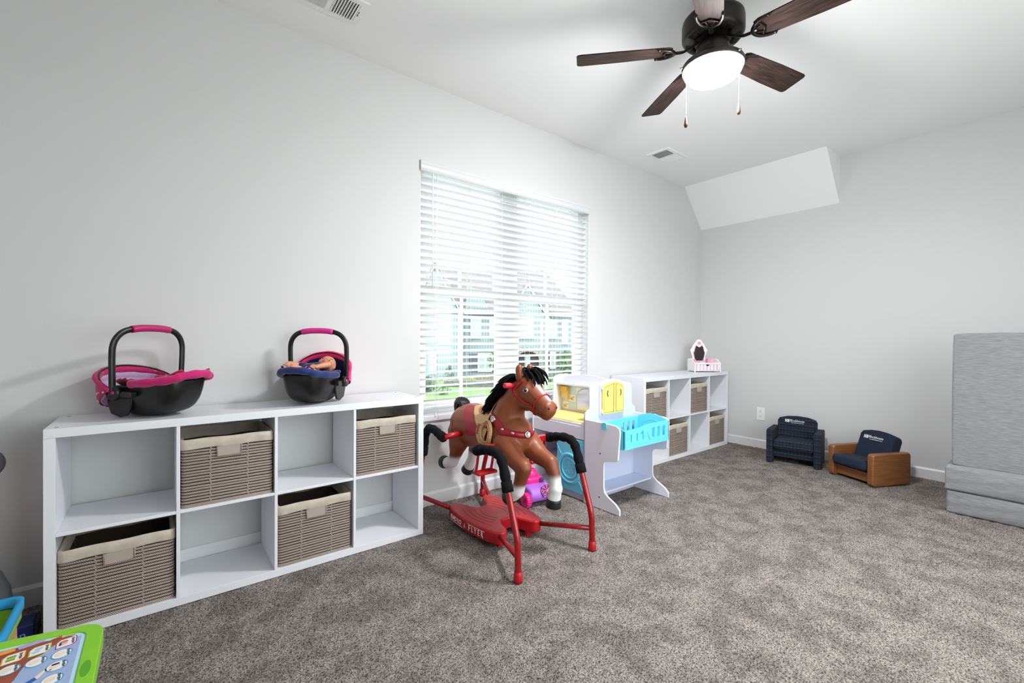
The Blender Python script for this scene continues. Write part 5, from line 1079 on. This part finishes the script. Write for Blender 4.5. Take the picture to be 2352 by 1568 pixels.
def hv(py): return 1.1024 + (778 - py) * HD / 1018 - GZ
def hbx(n, m, x0, x1, y0, y1, d0, d1, par=None, bev=0): q = G(); q.box(hx(x0), hx(x1), d0, d1, hv(y1), hv(y0)); return q.build(n, m, par or ho, world=False, bevel=bev)
hbx('wall', siding, 1056, 1318, 722, 876, 0, 8)
q = G(); e0, e1 = hv(720), hv(634) + 1.0; xl, xr = hx(1000), hx(1330); q.add([(xl, -.5, e0), (xr, -.5, e0), (xr - 2.9, 4, e1), (xl, 4, e1), (xl, -.5, e0 + .15), (xr, -.5, e0 + .15), (xr - 2.9, 4, e1 + .15), (xl, 4, e1 + .15), (xl, 8.5, e0), (xr, 8.5, e0)], [(4, 5, 6, 7), (0, 1, 5, 4), (1, 9, 6, 5), (9, 8, 7, 6), (0, 4, 7, 8)]); q.build('roof', shing, ho, world=False)
hbx('fascia', htrim, 1056, 1330, 718, 723, -.55, -.45)
def gable(x0, x1, pk, ev, base, d, upper):
    xm = (x0 + x1) / 2; q = G(); out = [(hx(x0), hv(base)), (hx(x1), hv(base)), (hx(x1), hv(ev)), (hx(xm), hv(pk) - .25), (hx(x0), hv(ev))]; q.prism(out, -d, 3.0, 'y'); w = q.build('gable_wall', siding, ho, world=False)
    for s in (0, 1):
        xa = hx(x0) - .25 if s == 0 else hx(x1) + .25; q = G(); a = Vector((xa, 0, hv(ev) - .22)); b = Vector((hx(xm), 0, hv(pk))); 
        q.prism([(a.x, a.z), (a.x, a.z + .30), (b.x, b.z + .08), (b.x, b.z - .30)], -d - .25, -d, 'y'); q.build('rake_board', htrim, ho, world=False)
        q = G(); q.add([(a.x, -d - .25, a.z + .30), (b.x, -d - .25, b.z + .1), (b.x, 3.5, b.z + .1), (a.x, 3.5, a.z + .30)], [(0, 1, 2, 3)]); q.build('gable_roof', shing, ho, world=False, solid=.1)
    return w
gable(950, 1062, 614, 727, 876, 1.6, True); gable(1168, 1254, 652, 734, 876, .9, True)
hbx('band_board', htrim, 950, 1062, 717, 722, -1.72, -1.6); hbx('corner_board', htrim, 1057, 1064, 722, 876, -1.68, -1.5); hbx('corner_board', htrim, 1240, 1245, 734, 876, -.98, -.85); hbx('corner_board', htrim, 1255, 1260, 724, 876, -.1, .02)
q = G(); q.prism([(hx(1068), hv(720)), (hx(1074), hv(655)), (hx(1098), hv(668)), (hx(1128), hv(720))], -.2, 2.5, 'y'); q.build('dormer', siding, ho, world=False); hbx('dormer_trim', htrim, 1088, 1118, 667, 671, -.3, -.2)
def win(x0, x1, y0, y1, d=0.0, mull=True, sh=None):
    f = hbx('window', htrim, x0, x1, y0, y1, -d - .12, -d); m = (x0 + x1) / 2
    for a, b in (((x0 + 3, m - 1.5), (m + 1.5, x1 - 3)) if mull else ((x0 + 3, x1 - 3),)): hbx('pane', hglass, a, b, y0 + 3, y1 - 3, -d - .14, -d - .10, f)
    if sh:
        for a, b in sh: hbx('shutter', shut, a, b, y0 + 1, y1 - 1, -d - .12, -d - .02)
win(1081, 1105, 727, 778, mull=False); win(1124, 1148, 727, 778, mull=False); win(1188, 1224, 729, 778, .9); win(1260, 1279, 739, 777, mull=False); win(1290, 1304, 733, 790, mull=False)
win(970, 987, 809, 838, 1.6, False); win(994, 1010, 808, 856, 1.6, False); win(1098, 1132, 812, 854, sh=((1079, 1098), (1132, 1148))); win(1263, 1276, 807, 846, sh=((1257, 1263), (1276, 1284)), mull=False); hbx('belt_board', htrim, 1100, 1142, 803, 807, -.1, 0)
q = G(); ar = [(hx(1180), hv(876)), (hx(1180), hv(797)), (hx(1244), hv(797)), (hx(1244), hv(876)), (hx(1236), hv(876)), (hx(1236), hv(822))] + [(hx(1212 + 24 * math.cos(t)), hv(822 - 16 * math.sin(t))) for t in [i * PI / 8 for i in range(1, 8)]] + [(hx(1188), hv(822)), (hx(1188), hv(876))]
q.prism(ar, -1.5, -.9, 'y'); q.build('entry_arch', stone, ho, world=False); hbx('entry_shade', hdark, 1188, 1236, 806, 876, -1.0, -.92); hbx('entry_door', hglass, 1206, 1217, 815, 872, -1.06, -1.0)
# planting
leafs = [M('leaf_green', (74, 108, 44), .8, var=(6, (52, 84, 34))), M('leaf_lime', (140, 152, 52), .8, var=(6, (112, 128, 40))), M('leaf_dark', (46, 72, 46), .8, var=(6, (30, 52, 34))), M('leaf_rust', (150, 108, 84), .8, var=(5, (92, 112, 60)))]
def shrub(name, label, px, depth, r, h, mi, n=90, cone=False, trunk=0.0):
    p = at(px, depth); t = thing(name, label, 'tree' if 'tree' in name or 'conifer' in name else 'shrub', p); rng = random.Random(int(px * 7 + depth)); g = G()
    for i in range(n):
        u = rng.random(); q = rng.random() * 2 * PI; z = trunk + h * u; R = r * ((1 - u) * 1.0 + .06 if cone else math.sqrt(max(.05, 1 - (2 * u - 1) ** 2))) * math.sqrt(rng.random()); c = Vector((R * math.cos(q), R * math.sin(q), z)); s = r * rng.uniform(.16, .30)
        for k in range(3):
            d = Vector((rng.uniform(-1, 1), rng.uniform(-1, 1), rng.uniform(-.6, 1))).normalized() * s; e = d.orthogonal().normalized() * s * .6; c2 = c + d * .3; g.add([c2 - e, c2 + d * .5 - e * .2, c2 + d, c2 + d * .5 + e * .8], [(0, 1, 2, 3)])
    g.build('foliage', leafs[mi], t, world=False)['kind'] = 'stuff'
    g = G(); g.tube([(0, 0, -.05), (0, 0, trunk + h * .5)], [r * .08 + .02, .015], 8); g.build('trunk', M('bark', (78, 62, 50), .9), t, world=False); return t
shrub('conifer', 'small dark conifer standing before the far house', 1033, 37.5, .55, 1.25, 2, 110, True)
shrub('shrub', 'yellow-green shrub at the left end of the stone planter', 1034, 34, .55, .5, 1, 120); shrub('shrub', 'lime shrub in the middle of the stone planter', 1078, 34.4, .55, .55, 1, 120); shrub('shrub', 'rust-tipped shrub toward the right of the planter', 1108, 35, .6, .65, 3, 120); shrub('shrub', 'rusty shrub hidden behind the window mullion in the planter', 1140, 35.5, .6, .7, 3, 120)
shrub('young_tree', 'leafy bright green young tree beside the entry', 1139, 37.8, .75, 1.7, 0, 220, False, .7); shrub('shrub', 'near dark shrub on the lawn at the window\'s left', 982, 29, .7, .95, 2, 200); shrub('shrub', 'low twiggy shrub on the lawn left of the planter', 1018, 28.0, .45, .5, 2, 90)
shrub('shrub', 'green shrub at the right side of the house wall', 1272, 37, .8, .5, 0, 140); shrub('young_tree', 'light green tree at the right corner of the far house', 1303, 38, 1.0, 1.9, 0, 240, False, .5); shrub('shade_tree', 'distant dark green tree left of the gable roof', 975, 62, 3.0, 4.0, 2, 320, False, 5.6)
pw = thing('stone_planter', 'low grey stone planter wall holding the shrubs', 'planter', at(1085, 33.3), hz); q = G(); q.prism([(-2.1, -.35), (-1.95, -.55), (2.8, -.35), (3.1, .9), (-2.0, .6)], -.05, .42, 'z'); q.build('planter_wall', M('planter_stone', (96, 98, 96), .95, var=(6, (66, 70, 68))), pw, world=False, bevel=.04)
ub = thing('utility_box', 'small grey utility box on the lawn', 'box', at(1106, 26), hz); q = G(); q.box(-.14, .14, -.14, .14, 0, .30); q.build('cabinet', M('utility_grey', (120, 136, 146), .6), ub, world=False, bevel=.02); q = G(); q.box(-.16, .16, -.16, .16, .30, .34); q.build('cabinet_lid', M('utility_lid', (134, 148, 156), .6), ub, world=False, bevel=.01)
